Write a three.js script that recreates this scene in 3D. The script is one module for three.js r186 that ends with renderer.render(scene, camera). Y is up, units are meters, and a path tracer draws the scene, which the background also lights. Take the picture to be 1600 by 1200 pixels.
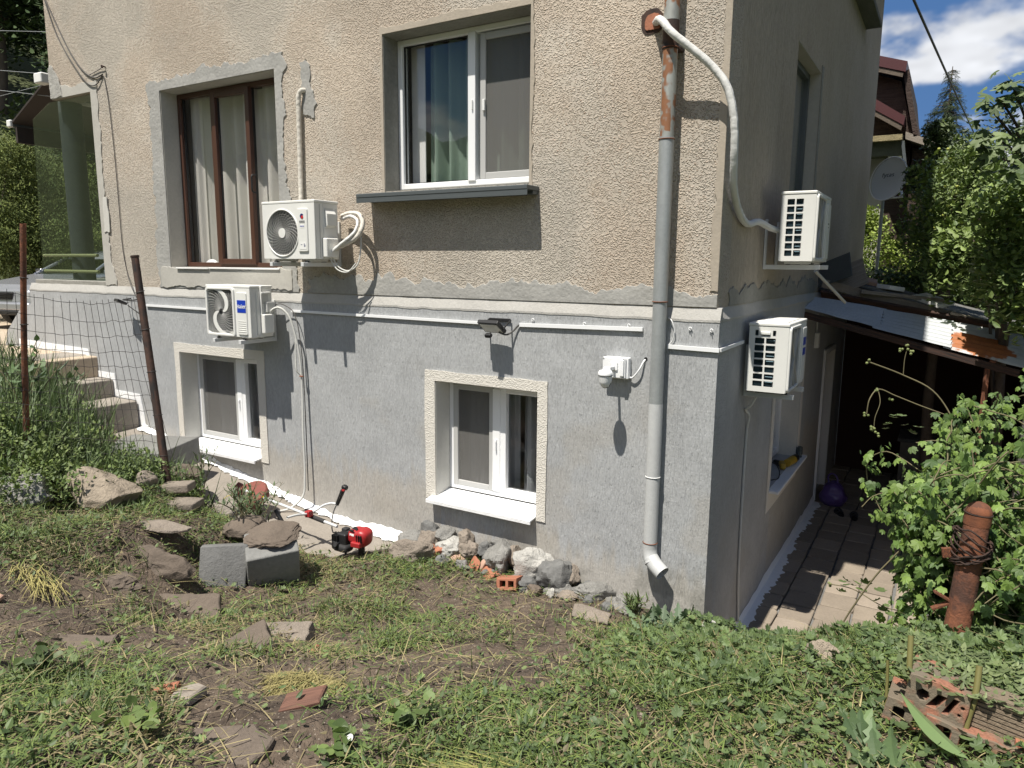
import * as THREE from 'three';
import { RoundedBoxGeometry } from 'three/addons/geometries/RoundedBoxGeometry.js';
import { mergeGeometries, mergeVertices, toCreasedNormals } from 'three/addons/utils/BufferGeometryUtils.js';
import { FontLoader } from 'three/addons/loaders/FontLoader.js';
import { TextGeometry } from 'three/addons/geometries/TextGeometry.js';

// ---------------------------------------------------------------- camera, sky, sun, exposure
const scene = new THREE.Scene();
const camera = new THREE.PerspectiveCamera(56.06, 4 / 3, 0.05, 900);
camera.position.set(1.338, 2.55, 5);
{
  const yaw = 0.54093, pitch = 0.16303, roll = 0.00805;
  const f = new THREE.Vector3(-Math.sin(yaw) * Math.cos(pitch), -Math.sin(pitch), -Math.cos(yaw) * Math.cos(pitch));
  const r = new THREE.Vector3().crossVectors(f, new THREE.Vector3(0, 1, 0)).normalize(), u = new THREE.Vector3().crossVectors(r, f);
  const r2 = r.clone().multiplyScalar(Math.cos(roll)).addScaledVector(u, Math.sin(roll)), u2 = u.clone().multiplyScalar(Math.cos(roll)).addScaledVector(r, -Math.sin(roll));
  camera.quaternion.setFromRotationMatrix(new THREE.Matrix4().makeBasis(r2, u2, f.clone().negate()));
}
const renderer = new THREE.WebGLRenderer({ antialias: true });
renderer.setSize(1024, 768);
renderer.toneMapping = THREE.LinearToneMapping;
renderer.toneMappingExposure = 1.36;
renderer.shadowMap.enabled = true;

function mulberry(a) { return () => { a |= 0; a = a + 0x6D2B79F5 | 0; let t = Math.imul(a ^ a >>> 15, 1 | a); t = t + Math.imul(t ^ t >>> 7, 61 | t) ^ t; return ((t ^ t >>> 14) >>> 0) / 4294967296; }; }
let rnd = mulberry(7);
const R = (a, b) => a + (b - a) * rnd();
const clamp = (x, a = 0, b = 1) => Math.min(b, Math.max(a, x)), mix = (a, b, t) => a + (b - a) * t, sm = (a, b, x) => { const t = clamp((x - a) / (b - a)); return t * t * (3 - 2 * t); };
function hash(x, y, s = 0) { let h = Math.imul(x, 374761393) + Math.imul(y, 668265263) + Math.imul(s, 974711) | 0; h = Math.imul(h ^ h >>> 13, 1274126177); return ((h ^ h >>> 16) >>> 0) / 4294967296; }
const md = (a, p) => ((a % p) + p) % p;
function pn(x, y, px, py, s = 0) {           // value noise, periodic in px, py
  const xi = Math.floor(x), yi = Math.floor(y), fx = x - xi, fy = y - yi, u = fx * fx * (3 - 2 * fx), v = fy * fy * (3 - 2 * fy);
  const x0 = md(xi, px), x1 = md(xi + 1, px), y0 = md(yi, py), y1 = md(yi + 1, py);
  return mix(mix(hash(x0, y0, s), hash(x1, y0, s), u), mix(hash(x0, y1, s), hash(x1, y1, s), u), v);
}
function fbm(u, v, f, oct = 4, s = 0, fy = f) { let a = 0, w = 0.5, t = 0; for (let i = 0; i < oct; i++) { a += w * pn(u * f, v * fy, f, fy, s + i); t += w; w *= 0.5; f *= 2; fy *= 2; } return a / t; }
const n2 = (x, z, s = 0) => pn(x, z, 4096, 4096, s);
const n3 = (x, y, z, s) => (n2(x + 50, y + 70, s) + n2(y + 90, z + 40, s + 1) + n2(z + 30, x + 60, s + 2)) / 3;

{ // sky: blue air with drifting broken cloud, the same all round
  const W = 3072, H = 1536, d = new Float32Array(W * H * 4);
  for (let j = 0; j < H; j++) for (let i = 0; i < W; i++) {
    const el = ((j + 0.5) / H - 0.5) * Math.PI, az = ((i + 0.5) / W - 0.5) * 2 * Math.PI, y = Math.sin(el), h = Math.max(0, y);
    let c = [mix(0.125, 0.034, Math.pow(h, 0.45)), mix(0.25, 0.105, Math.pow(h, 0.45)), mix(0.47, 0.30, Math.pow(h, 0.45))];
    if (y > 0) {
      const k = 1 / (y + 0.22), X = Math.cos(el) * Math.cos(az) * k * 3.3 + 20, Z = Math.sin(az) * Math.cos(el) * k * 3.3 + 45;
      let n = 0, w = 0.5; for (let o = 0, f = 1; o < 9; o++, f *= 2.05, w *= 0.56) n += w * n2(X * f * (o > 2 ? 1 : 1) + o * 7, Z * f + o * 3, 11 + o);
      const m = sm(0.475, 0.70, n + (0.35 - h) * 0.12);
      const b = 0.6 + 0.25 * n2(X * 2.1, Z * 2.1, 77) + 0.15 * n2(X * 9.1, Z * 9.1, 78);
      c = [mix(c[0], 0.86 * b, m), mix(c[1], 0.88 * b, m), mix(c[2], 0.92 * b, m)];
    } else c = [0.08, 0.085, 0.08];
    const o = (j * W + i) * 4; d[o] = c[0] * .84; d[o + 1] = c[1] * .84; d[o + 2] = c[2] * .84; d[o + 3] = 1;
  }
  const t = new THREE.DataTexture(d, W, H, THREE.RGBAFormat, THREE.FloatType);
  t.mapping = THREE.EquirectangularReflectionMapping; t.magFilter = t.minFilter = THREE.LinearFilter; t.wrapS = THREE.RepeatWrapping; t.needsUpdate = true;
  scene.background = t; scene.environment = t;
}
const sun = new THREE.DirectionalLight(new THREE.Color().setRGB(1, 0.945, 0.85), 5);
sun.position.set(-0.14 * 12, 2.15 * 12, 1 * 12); sun.target.position.set(0, 0, 0); sun.castShadow = true; sun.shadow.radius = 1;
sun.shadow.mapSize.set(4096, 4096); Object.assign(sun.shadow.camera, { left: -14, right: 14, top: 14, bottom: -14, near: 1, far: 60 });
scene.add(sun, sun.target);

// ---------------------------------------------------------------- helpers
const V = (x, y, z) => new THREE.Vector3(x, y, z);
const taken = {};
function numbered(n) { if (taken[n] === undefined) { taken[n] = 0; return n; } taken[n]++; return n + '_' + String(taken[n]).padStart(3, '0'); }
const strip = g => { let o = g.index ? g.toNonIndexed() : g; for (const k of Object.keys(o.attributes)) if (!['position', 'normal', 'uv'].includes(k)) o.deleteAttribute(k); if (!o.attributes.normal) o.computeVertexNormals(); if (!o.attributes.uv) o.setAttribute('uv', new THREE.Float32BufferAttribute(new Float32Array(o.attributes.position.count * 2), 2)); o.morphAttributes = {}; return o; };
const J = list => mergeGeometries(list.flat(9).map(strip), false);
function mesh(name, geo, mat, parent) { const m = new THREE.Mesh(Array.isArray(geo) ? J(geo) : geo, mat); m.castShadow = m.receiveShadow = true; m.name = parent ? name : numbered(name); (parent || scene).add(m); return m; }
function group(name, parent) { const g = new THREE.Group(); g.name = parent ? name : numbered(name); (parent || scene).add(g); return g; }
function tag(o, label, category, grp) { o.userData.label = label; o.userData.category = category; if (grp) o.userData.group = grp; return o; }
function thing(name, label, category, grp) { return tag(group(name), label, category, grp); }
function kind(o, k) { o.userData.kind = k; return o; }
function at(g, x, y, z, rx = 0, ry = 0, rz = 0) { g.applyMatrix4(new THREE.Matrix4().compose(V(x, y, z), new THREE.Quaternion().setFromEuler(new THREE.Euler(rx, ry, rz, 'YXZ')), V(1, 1, 1))); return g; }
const bx = (x, y, z, w, h, d, r = 0.004) => { const m = Math.min(w, h, d) / 2 * 0.9; const g = r > 0 ? new RoundedBoxGeometry(w, h, d, 1, Math.min(r, m)) : new THREE.BoxGeometry(w, h, d); return g.translate(x, y, z); };
const b2 = (x0, x1, y0, y1, z0, z1, r = 0.003) => bx((x0 + x1) / 2, (y0 + y1) / 2, (z0 + z1) / 2, x1 - x0, y1 - y0, z1 - z0, r);
const cyl = (r0, r1, h, n = 18, open = false) => new THREE.CylinderGeometry(r0, r1, h, n, 1, open);
function rod(a, b, r0, r1 = r0, n = 8) { const d = b.clone().sub(a), g = cyl(r1, r0, d.length(), n); g.translate(0, d.length() / 2, 0); g.applyQuaternion(new THREE.Quaternion().setFromUnitVectors(V(0, 1, 0), d.normalize())); return g.translate(a.x, a.y, a.z); }
const tube = (pts, r, seg = 0, rs = 7, closed = false) => { const c = new THREE.CatmullRomCurve3(pts.map(p => Array.isArray(p) ? V(...p) : p), closed); return new THREE.TubeGeometry(c, seg || pts.length * 6, r, rs, closed); };
function taper(pts, r0, r1, seg = 10, rs = 6) {
  const c = new THREE.CatmullRomCurve3(pts.map(p => Array.isArray(p) ? V(...p) : p)), g = new THREE.TubeGeometry(c, seg, 1, rs), p = g.attributes.position;
  for (let i = 0; i <= seg; i++) { const q = c.getPointAt(i / seg), r = mix(r0, r1, i / seg); for (let k = 0; k <= rs; k++) { const n = i * (rs + 1) + k; p.setXYZ(n, q.x + (p.getX(n) - q.x) * r, q.y + (p.getY(n) - q.y) * r, q.z + (p.getZ(n) - q.z) * r); } }
  g.computeVertexNormals(); return g;
}
function wuv(g0, k = 1) {                     // uv in metres from the thing's own box planes
  const g = strip(g0), p = g.attributes.position, n = g.attributes.normal, u = g.attributes.uv;
  for (let i = 0; i < p.count; i += 3) {
    let x = 0, y = 0, z = 0; for (let j = i; j < i + 3; j++) { x += n.getX(j); y += n.getY(j); z += n.getZ(j); }
    x = Math.abs(x); y = Math.abs(y); z = Math.abs(z);
    for (let j = i; j < i + 3; j++) { if (z >= x && z >= y) u.setXY(j, p.getX(j) * k, p.getY(j) * k); else if (x >= y) u.setXY(j, p.getZ(j) * k, p.getY(j) * k); else u.setXY(j, p.getX(j) * k, p.getZ(j) * k); }
  }
  return g;
}
const shape = pts => new THREE.Shape(pts.map(p => new THREE.Vector2(p[0], p[1])));
function ext(pts, depth, { holes = [], bevel = 0, curve = 6 } = {}) { const s = Array.isArray(pts) ? shape(pts) : pts; for (const h of holes) s.holes.push(Array.isArray(h) ? new THREE.Path(h.map(p => new THREE.Vector2(p[0], p[1]))) : h); return new THREE.ExtrudeGeometry(s, { depth, bevelEnabled: bevel > 0, bevelSize: bevel, bevelThickness: bevel, bevelSegments: 1, bevelOffset: -bevel, curveSegments: curve }); }
const rect = (x0, x1, y0, y1) => [[x0, y0], [x1, y0], [x1, y1], [x0, y1]];
function roundRect(x0, x1, y0, y1, r, n = 5) { const o = []; for (const [cx, cy, a] of [[x1 - r, y0 + r, -90], [x1 - r, y1 - r, 0], [x0 + r, y1 - r, 90], [x0 + r, y0 + r, 180]]) for (let i = 0; i <= n; i++) { const t = (a + 90 * i / n) * Math.PI / 180; o.push([cx + r * Math.cos(t), cy + r * Math.sin(t)]); } return o; }
function inst(name, geo, mat, mats, cols, parent) { const m = new THREE.InstancedMesh(geo, mat, mats.length); m.castShadow = m.receiveShadow = true; mats.forEach((x, i) => { m.setMatrixAt(i, x); if (cols) m.setColorAt(i, cols[i]); }); m.name = parent ? name : numbered(name); if (parent) m.userData.kind = 'stuff'; (parent || scene).add(m); return m; }
const mx4 = (p, e, s) => new THREE.Matrix4().compose(p, new THREE.Quaternion().setFromEuler(e), s);
const col = (r, g, b) => new THREE.Color().setRGB(r, g, b);

// ---------------------------------------------------------------- textures and materials
const toS = c => c <= 0.0031308 ? c * 12.92 : 1.055 * Math.pow(c, 1 / 2.4) - 0.055;
function tex(w, h, fn, mw, mh, color = true) {        // fn(u, v) -> linear rgb (colour) or value
  const d = new Uint8Array(w * h * 4);
  for (let j = 0; j < h; j++) for (let i = 0; i < w; i++) { const c = fn((i + 0.5) / w, (j + 0.5) / h, i, j), o = (j * w + i) * 4; if (color) { d[o] = 255 * toS(clamp(c[0])); d[o + 1] = 255 * toS(clamp(c[1])); d[o + 2] = 255 * toS(clamp(c[2])); } else d[o] = d[o + 1] = d[o + 2] = 255 * clamp(c); d[o + 3] = 255; }
  const t = new THREE.DataTexture(d, w, h); t.wrapS = t.wrapT = THREE.RepeatWrapping; t.magFilter = t.minFilter = THREE.LinearFilter; if (color) t.colorSpace = THREE.SRGBColorSpace; t.repeat.set(1 / mw, 1 / mh); t.needsUpdate = true; return t;
}
const S = (r, g, b, rough = 0.7, o = {}) => new THREE.MeshStandardMaterial({ color: col(r, g, b), roughness: rough, ...o });
const mul = (c, k) => [c[0] * k, c[1] * k, c[2] * k], lerp3 = (a, b, t) => [mix(a[0], b[0], t), mix(a[1], b[1], t), mix(a[2], b[2], t)];

// roughcast: thousands of stones thrown into render
const RC = 2048, rcH = new Float32Array(RC * RC), rcI = new Uint32Array(RC * RC), rcM = 2.6;
{
  const px = RC / rcM;
  for (let k = 1; k < 60000; k++) {
    const cx = rnd() * RC, cy = rnd() * RC, r = (0.0033 + 0.0048 * rnd() * rnd()) * px, e = 0.7 + 0.6 * rnd(), an = rnd() * 3.14, ca = Math.cos(an), sa = Math.sin(an), top = 0.45 + 0.55 * rnd();
    const q = Math.ceil(r * 1.4);
    for (let y = -q; y <= q; y++) for (let x = -q; x <= q; x++) { const u = (x * ca + y * sa) / r * e, v = (y * ca - x * sa) / r, d2 = u * u + v * v; if (d2 >= 1) continue; const h = top * Math.sqrt(1 - d2) + 0.05 * rnd(), o = md(Math.floor(cy + y), RC) * RC + md(Math.floor(cx + x), RC); if (h > rcH[o]) { rcH[o] = h; rcI[o] = k; } }
  }
}
const rcBump = tex(RC, RC, (u, v, i, j) => 0.15 + 0.8 * rcH[j * RC + i] + 0.05 * hash(i, j, 3), rcM, rcM, false);
const rcCol = tex(RC, RC, (u, v, i, j) => { const k = rcI[j * RC + i], h = hash(k, 5, 1), t = hash(k, 9, 2), big = fbm(u, v, 3, 5, 40), tint = fbm(u, v, 4, 4, 47); let c = lerp3([0.41, 0.355, 0.285], [0.51, 0.455, 0.385], h); if (t > 0.93) c = [0.32, 0.25, 0.19]; if (t < 0.06) c = [0.52, 0.42, 0.34]; c = lerp3(c, [0.45, 0.36, 0.275], 0.4 * sm(.5, .68, tint)); c = lerp3(c, [0.40, 0.37, 0.32], 0.6 * sm(.5, .3, tint)); return mul(c, 0.80 + 0.42 * big); }, rcM, rcM);
const M = {};
M.dash = new THREE.MeshStandardMaterial({ map: rcCol, bumpMap: rcBump, bumpScale: 0.0092, roughness: 0.95 });

// combed grey plaster
const combBump = tex(1024, 1024, (u, v, i, j) => { const g = fbm(u, v, 250, 2, 51, 26), k = fbm(u, v, 150, 2, 55, 120), w = fbm(u, v, 6, 2, 57); return 0.72 - 0.55 * sm(0.54, 0.7, g + (w - 0.5) * 0.3) + 0.35 * (k - 0.5) + 0.12 * hash(i, j, 8); }, 1.5, 1.5, false);
const combMap = (wx, wy, x0, y0, fn) => { const t = tex(2048, 512, (u, v) => fn(x0 + u * wx, y0 + v * wy, u, v), wx, wy); t.offset.set(-x0 / wx, -y0 / wy); return t; };
const plinthCol = combMap(9.2, 2.9, -9.2, -0.65, (x, y, u, v) => {
  const f = fbm(u, v, 1300, 2, 60, 120), w = fbm(u, v, 40, 4, 62, 14), st = fbm(u, v, 240, 3, 66, 10), b = fbm(u, v, 18, 4, 70, 6);
  let c = mul([0.375, 0.385, 0.392], 0.88 + 0.22 * w + 0.3 * (f - 0.5) + 0.07 * (st - 0.5));
  const edge = (x > -2.4 ? 0.28 : 0.62) + 0.5 * (b - 0.5);          // unpainted render shows near the ground
  const m = sm(edge + 0.14, edge - 0.1, y + 0.25 * (st - 0.5)) * (x > -7 ? 1 : 0.3);
  c = lerp3(c, mul([0.42, 0.385, 0.33], 0.8 + 0.3 * f + 0.15 * (w - 0.5)), m * 0.6);
  const stain = sm(0.55, 0.7, b) * sm(1.9, 1.2, y) * 0.3; c = lerp3(c, [0.36, 0.33, 0.28], stain);
  const mould = sm(0.5, 0.72, fbm(u, v, 60, 4, 73, 22)) * sm(0.55, 0.1, y) * (x > -2.2 ? 1 : 0.2); c = lerp3(c, [0.13, 0.13, 0.115], mould * 0.4);
  return c;
});
const sideCol = combMap(9.4, 5.4, 0, 2.1, (x, y, u, v) => { const st = fbm(u, v, 420, 3, 90, 10), f = fbm(u, v, 900, 2, 92, 200), b = fbm(u, v, 14, 4, 94, 9); return mul(lerp3([0.41, 0.345, 0.27], [0.47, 0.41, 0.335], clamp(b * 1.4 - .2)), 0.82 + 0.16 * (st - .5) + 0.3 * f); });
M.dashSide = new THREE.MeshStandardMaterial({ map: sideCol, bumpMap: combBump, bumpScale: 0.008, roughness: 0.95 });
M.plinth = new THREE.MeshStandardMaterial({ map: plinthCol, bumpMap: combBump, bumpScale: 0.0034, roughness: 0.9 });
const grime = (base, k = 0.25, s = 100, m = 1.2) => tex(512, 512, (u, v, i, j) => mul(base, 1 - k / 2 + k * (0.6 * fbm(u, v, 5, 4, s) + 0.4 * fbm(u, v, 64, 2, s + 5))), m, m);
const fineBump = tex(512, 512, (u, v, i, j) => 0.5 * fbm(u, v, 12, 4, 31) + 0.3 * fbm(u, v, 90, 2, 36) + 0.2 * hash(i, j, 4), 0.8, 0.8, false);
const trowelBump = tex(512, 512, (u, v) => { const w = fbm(u, v, 5, 3, 81); return 0.6 * fbm(u + 0.1 * w, v, 8, 4, 83, 15) + 0.4 * fbm(u, v, 40, 2, 85); }, 0.7, 0.7, false);
const GC = (c, k, s, bump = fineBump, bs = 0.003, rough = 0.92, m = 1.2) => new THREE.MeshStandardMaterial({ map: grime(c, k, s, m), bumpMap: bump, bumpScale: bs, roughness: rough });
M.cement = GC([0.35, 0.345, 0.325], 0.55, 101, trowelBump, 0.006);
M.cementDark = GC([0.27, 0.262, 0.235], 0.6, 103, trowelBump, 0.008);
M.render = GC([0.44, 0.425, 0.385], 0.3, 105);
M.smoothDash = GC([0.40, 0.35, 0.285], 0.4, 106, fineBump, 0.003);
M.reveal = GC([0.55, 0.54, 0.50], 0.2, 107, fineBump, 0.0015);
M.cornice = GC([0.41, 0.40, 0.375], 0.35, 109, fineBump, 0.006);
M.surround = new THREE.MeshStandardMaterial({ color: col(0.66, 0.63, 0.57), bumpMap: rcBump, bumpScale: 0.004, roughness: 0.9 });
M.concrete = GC([0.28, 0.25, 0.215], 0.5, 111, fineBump, 0.006);
M.concreteDark = GC([0.165, 0.165, 0.16], 0.7, 113, fineBump, 0.008);
M.pipeWhite = GC([0.50, 0.51, 0.51], 0.25, 116, fineBump, 0.0008, 0.55);
M.canopy = S(0.035, 0.026, 0.022, 0.8);
M.blockGrey = GC([0.21, 0.21, 0.2], 0.6, 115, fineBump, 0.006);
M.paint = GC([0.84, 0.85, 0.86], 0.12, 117, fineBump, 0.006, 0.7);
M.pvc = S(0.82, 0.83, 0.84, 0.35);
M.pvcDull = GC([0.74, 0.74, 0.73], 0.12, 119, fineBump, 0.0006, 0.5);
M.screenFrame = S(0.45, 0.45, 0.44, 0.5);
M.screen = new THREE.MeshStandardMaterial({ color: col(0.20, 0.195, 0.185), roughness: 0.9, transparent: true, opacity: 0.4, side: THREE.DoubleSide });
M.glass = new THREE.MeshPhysicalMaterial({ color: 0xffffff, roughness: 0.01, transmission: 1, thickness: 0, ior: 1.48 });
M.glassTint = new THREE.MeshPhysicalMaterial({ color: col(0.80, 0.84, 0.83), roughness: 0.01, transmission: 1, thickness: 0, ior: 1.45 });
M.curtain = new THREE.MeshPhysicalMaterial({ color: col(0.72, 0.70, 0.65), roughness: 0.95, transmission: 0.25, thickness: 0, side: THREE.DoubleSide });
M.curtainGreen = new THREE.MeshPhysicalMaterial({ color: col(0.25, 0.35, 0.28), roughness: 0.95, transmission: 0.25, thickness: 0, side: THREE.DoubleSide });
M.curtainGrey = new THREE.MeshPhysicalMaterial({ color: col(0.34, 0.36, 0.38), roughness: 0.95, transmission: 0.25, thickness: 0, side: THREE.DoubleSide });
const woodT = (a, b, s, m = 0.5) => tex(512, 512, (u, v) => { const w = fbm(u, v, 4, 2, s), g = fbm(u, v + 0.05 * w, 4, 3, s + 2, 96); return lerp3(a, b, clamp(g * 1.5 - 0.25)); }, m, m);
M.brown = new THREE.MeshStandardMaterial({ color: col(0.075, 0.034, 0.023), roughness: 0.35 });
M.room = S(0.30, 0.29, 0.27, 0.9);
M.white = S(0.80, 0.80, 0.78, 0.45);
M.casing = GC([0.74, 0.74, 0.71], 0.1, 121, fineBump, 0.0004, 0.42);
M.casingGrey = S(0.58, 0.58, 0.56, 0.5);
M.dark = S(0.10, 0.10, 0.105, 0.6);
M.black = S(0.015, 0.015, 0.016, 0.5);
M.rubber = S(0.025, 0.025, 0.026, 0.75);
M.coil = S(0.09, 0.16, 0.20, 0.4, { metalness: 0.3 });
M.fin = S(0.30, 0.31, 0.32, 0.45, { metalness: 0.5 });
M.steelPaint = S(0.62, 0.63, 0.63, 0.4);
M.zinc = new THREE.MeshStandardMaterial({ map: grime([0.36, 0.38, 0.385], 0.4, 125, 0.9), bumpMap: fineBump, bumpScale: 0.0008, roughness: 0.5, metalness: 0.35 });
M.zincDark = new THREE.MeshStandardMaterial({ map: grime([0.12, 0.135, 0.14], 0.35, 127, 0.9), roughness: 0.5, metalness: 0.4 });
const rustMap = (s, a = [0.10, 0.042, 0.026], b = [0.24, 0.085, 0.038]) => tex(512, 512, (u, v) => lerp3(a, b, clamp(fbm(u, v, 7, 5, s) * 2 - 0.55 + 0.3 * (fbm(u, v, 60, 2, s + 3) - 0.5))), 0.5, 0.5);
M.rust = new THREE.MeshStandardMaterial({ map: rustMap(131), bumpMap: fineBump, bumpScale: 0.003, roughness: 0.9 });
M.rustRed = new THREE.MeshStandardMaterial({ map: rustMap(135, [0.075, 0.036, 0.026], [0.27, 0.10, 0.048]), bumpMap: fineBump, bumpScale: 0.006, roughness: 0.85 });
M.rustDark = new THREE.MeshStandardMaterial({ map: rustMap(137, [0.022, 0.018, 0.017], [0.085, 0.042, 0.028]), bumpMap: fineBump, bumpScale: 0.003, roughness: 0.85 });
M.wire = S(0.045, 0.04, 0.038, 0.6, { metalness: 0.3 });
M.cable = S(0.09, 0.085, 0.08, 0.7);
M.hose = GC([0.66, 0.66, 0.64], 0.2, 139, trowelBump, 0.004, 0.6, 0.4);
M.hoseAged = GC([0.60, 0.565, 0.50], 0.35, 141, trowelBump, 0.008, 0.7, 0.3);
M.tube = S(0.60, 0.60, 0.57, 0.5);
M.tile = GC([0.36, 0.145, 0.085], 0.5, 143, fineBump, 0.004, 0.9, 0.4);
M.tilePale = GC([0.42, 0.27, 0.20], 0.5, 145, fineBump, 0.004, 0.9, 0.4);
M.brick = new THREE.MeshStandardMaterial({ map: tex(512, 512, (u, v) => { const m = fbm(u, v, 5, 4, 147), f = fbm(u, v, 50, 2, 149); return lerp3(mul([0.30, 0.135, 0.085], 0.7 + 0.6 * f), [0.17, 0.14, 0.10], sm(0.4, 0.6, m)); }, 0.4, 0.4), bumpMap: fineBump, bumpScale: 0.006, roughness: 0.95 });
M.rock = GC([0.235, 0.23, 0.215], 0.9, 151, fineBump, 0.02, 0.95, 0.5);
M.rockBrown = GC([0.23, 0.195, 0.16], 0.9, 153, fineBump, 0.02, 0.95, 0.5);
M.rockWarm = GC([0.31, 0.26, 0.20], 0.8, 155, fineBump, 0.025, 0.95, 0.6);
M.rockPale = GC([0.42, 0.41, 0.38], 0.7, 157, fineBump, 0.02, 0.95, 0.5);
M.blockRib = GC([0.19, 0.15, 0.105], 0.8, 160, fineBump, 0.01, 0.95, 0.3);
M.columnGrey = GC([0.085, 0.09, 0.092], 0.3, 162);
M.slab = GC([0.135, 0.108, 0.085], 0.7, 159, fineBump, 0.01, 0.95, 0.6);
M.wood = new THREE.MeshStandardMaterial({ map: woodT([0.20, 0.17, 0.14], [0.34, 0.30, 0.25], 161), bumpMap: trowelBump, bumpScale: 0.008, roughness: 0.95 });
M.woodBrown = new THREE.MeshStandardMaterial({ map: woodT([0.10, 0.05, 0.036], [0.19, 0.095, 0.065], 165), bumpMap: fineBump, bumpScale: 0.003, roughness: 0.85 });
M.bark = GC([0.12, 0.095, 0.075], 0.8, 167, trowelBump, 0.01, 0.95, 0.4);
M.pave = [0, 1, 2].map(i => GC([[0.275, 0.23, 0.18], [0.245, 0.205, 0.162], [0.305, 0.256, 0.205]][i], 0.45, 171 + i * 3, fineBump, 0.006, 0.93, 0.7));
M.soil = new THREE.MeshStandardMaterial({ map: tex(1024, 1024, (u, v, i, j) => { const b = fbm(u, v, 6, 4, 181), f = fbm(u, v, 90, 3, 185); let c = lerp3([0.055, 0.04, 0.029], [0.155, 0.118, 0.086], clamp(b * 0.8 + f * 0.9 - 0.4)); if (hash(i >> 1, j >> 1, 12) > 0.985) c = [0.34, 0.30, 0.25]; return c; }, 2.3, 2.3), bumpMap: tex(512, 512, (u, v, i, j) => 0.5 * fbm(u, v, 20, 4, 187) + 0.35 * fbm(u, v, 90, 2, 189) + 0.15 * hash(i, j, 9), 1.1, 1.1, false), bumpScale: 0.03, roughness: 1 });
M.sand = GC([0.46, 0.375, 0.28], 0.4, 191, fineBump, 0.008, 0.95, 1.5);
M.leaf = new THREE.MeshPhysicalMaterial({ color: 0xffffff, roughness: 0.6, transmission: 0.3, thickness: 0, side: THREE.DoubleSide });
M.leafFar = new THREE.MeshStandardMaterial({ color: 0xffffff, roughness: 0.95, side: THREE.DoubleSide });
M.straw = new THREE.MeshStandardMaterial({ color: 0xffffff, roughness: 0.8, side: THREE.DoubleSide });
M.stem = S(0.15, 0.13, 0.07, 0.8);

// ---------------------------------------------------------------- ground
const CP = [[0, .15, 0], [-.8, .15, -.02], [-1.6, .2, 0], [-2.6, .2, 0], [-1.6, 1, .12], [-.5, 1, .2], [-.4, 3.2, .84], [-1.3, 3.8, .9], [.15, 3, .82], [.55, 2.8, .82], [-.9, 2, .42], [.3, .35, .08], [1.25, .65, .45], [1.5, 1, .72], [1.5, 1.4, .84], [1.55, 2.35, .83], [1.3, 5, 1], [-1, 5, 1.02], [3, 3, 1], [3, 1, .8], [-2.95, 1.15, .12], [-2.75, 1.95, .2], [-3.4, 2.3, .64], [-2.92, 2.5, .42], [-3.05, 1.98, .25], [-3.42, 1.6, .46], [-4.24, 1.4, .6], [-4.4, 2.1, .66], [-5.2, 2.05, 1], [-4.95, 1.15, .5], [-3.6, .86, .09], [-4.3, .86, .2], [-5, .86, .36], [-6, 1.2, .9], [-7, 1.3, 1.15], [-8, 1.5, 1.36], [-6, 3, 1.1], [-3, 4, .95], [-4.5, 4, 1], [-9, 3, 1.5], [-12, 1, 1.5], [-12, 5, 1.6], [-5, 8, 1.2], [0, 9, 1.1], [5, 6, 1.1], [6, 2, .9]];
const TW = (() => {                         // thin plate through the surveyed heights
  const n = CP.length, N = n + 3, A = [], U = r => r > 0 ? r * Math.log(r) * 0.5 : 0;
  for (let i = 0; i < N; i++) { A.push(new Float64Array(N + 1)); }
  for (let i = 0; i < n; i++) { for (let j = 0; j < n; j++) A[i][j] = U((CP[i][0] - CP[j][0]) ** 2 + (CP[i][1] - CP[j][1]) ** 2) + (i === j ? 0.02 : 0); [1, CP[i][0], CP[i][1]].forEach((q, k) => { A[i][n + k] = q; A[n + k][i] = q; }); A[i][N] = CP[i][2]; }
  for (let c = 0; c < N; c++) { let p = c; for (let r = c; r < N; r++) if (Math.abs(A[r][c]) > Math.abs(A[p][c])) p = r; [A[c], A[p]] = [A[p], A[c]]; for (let r = 0; r < N; r++) if (r !== c) { const k = A[r][c] / A[c][c]; if (k) for (let q = c; q <= N; q++) A[r][q] -= k * A[c][q]; } }
  return A.map((r, i) => r[N] / r[i]);
})();
function ground(x, z) { const n = CP.length; let h = TW[n] + TW[n + 1] * x + TW[n + 2] * z; for (let i = 0; i < n; i++) { const r = (x - CP[i][0]) ** 2 + (z - CP[i][1]) ** 2; if (r > 0) h += TW[i] * r * Math.log(r) * 0.5; } return h + 0.08 * (n2(x * 3.1 + 90, z * 3.1 + 90, 5) - 0.5) + 0.045 * (n2(x * 9 + 90, z * 9 + 90, 6) - 0.5) + 0.02 * (n2(x * 23 + 90, z * 23 + 90, 7) - 0.5); }
const PY = [[-7, .6], [-6.05, .44], [-5.28, .29], [-4.47, .16], [-3.66, .04], [-2.8, -.02], [-2, -.04]];
function pathY(x) { for (let i = 0; i < PY.length - 1; i++) if (x <= PY[i + 1][0]) return mix(PY[i][1], PY[i + 1][1], clamp((x - PY[i][0]) / (PY[i + 1][0] - PY[i][0]))); return -.04; }
const pathEdge = x => mix(0.8, 0.06, sm(-3.25, -2.72, x)) + 0.12 * (n2(x * 4 + 60, 3, 8) - 0.5) + 0.05 * (n2(x * 17 + 60, 3, 9) - 0.5);
const alleyEdge = x => 0.02 + 0.34 * x + 0.08 * (n2(x * 5 + 70, 8, 3) - 0.5);
function terr(x, z) {
  if (x < -7.75 && z < 1.0) return 1.1;
  if (x > -0.08 && z < alleyEdge(x)) return -0.8;
  if (x <= -0.08 && z < -0.06) return -0.8;
  if (x < -2.7 && z < pathEdge(x)) return pathY(x) - 0.12;
  return ground(x, z);
}
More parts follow.
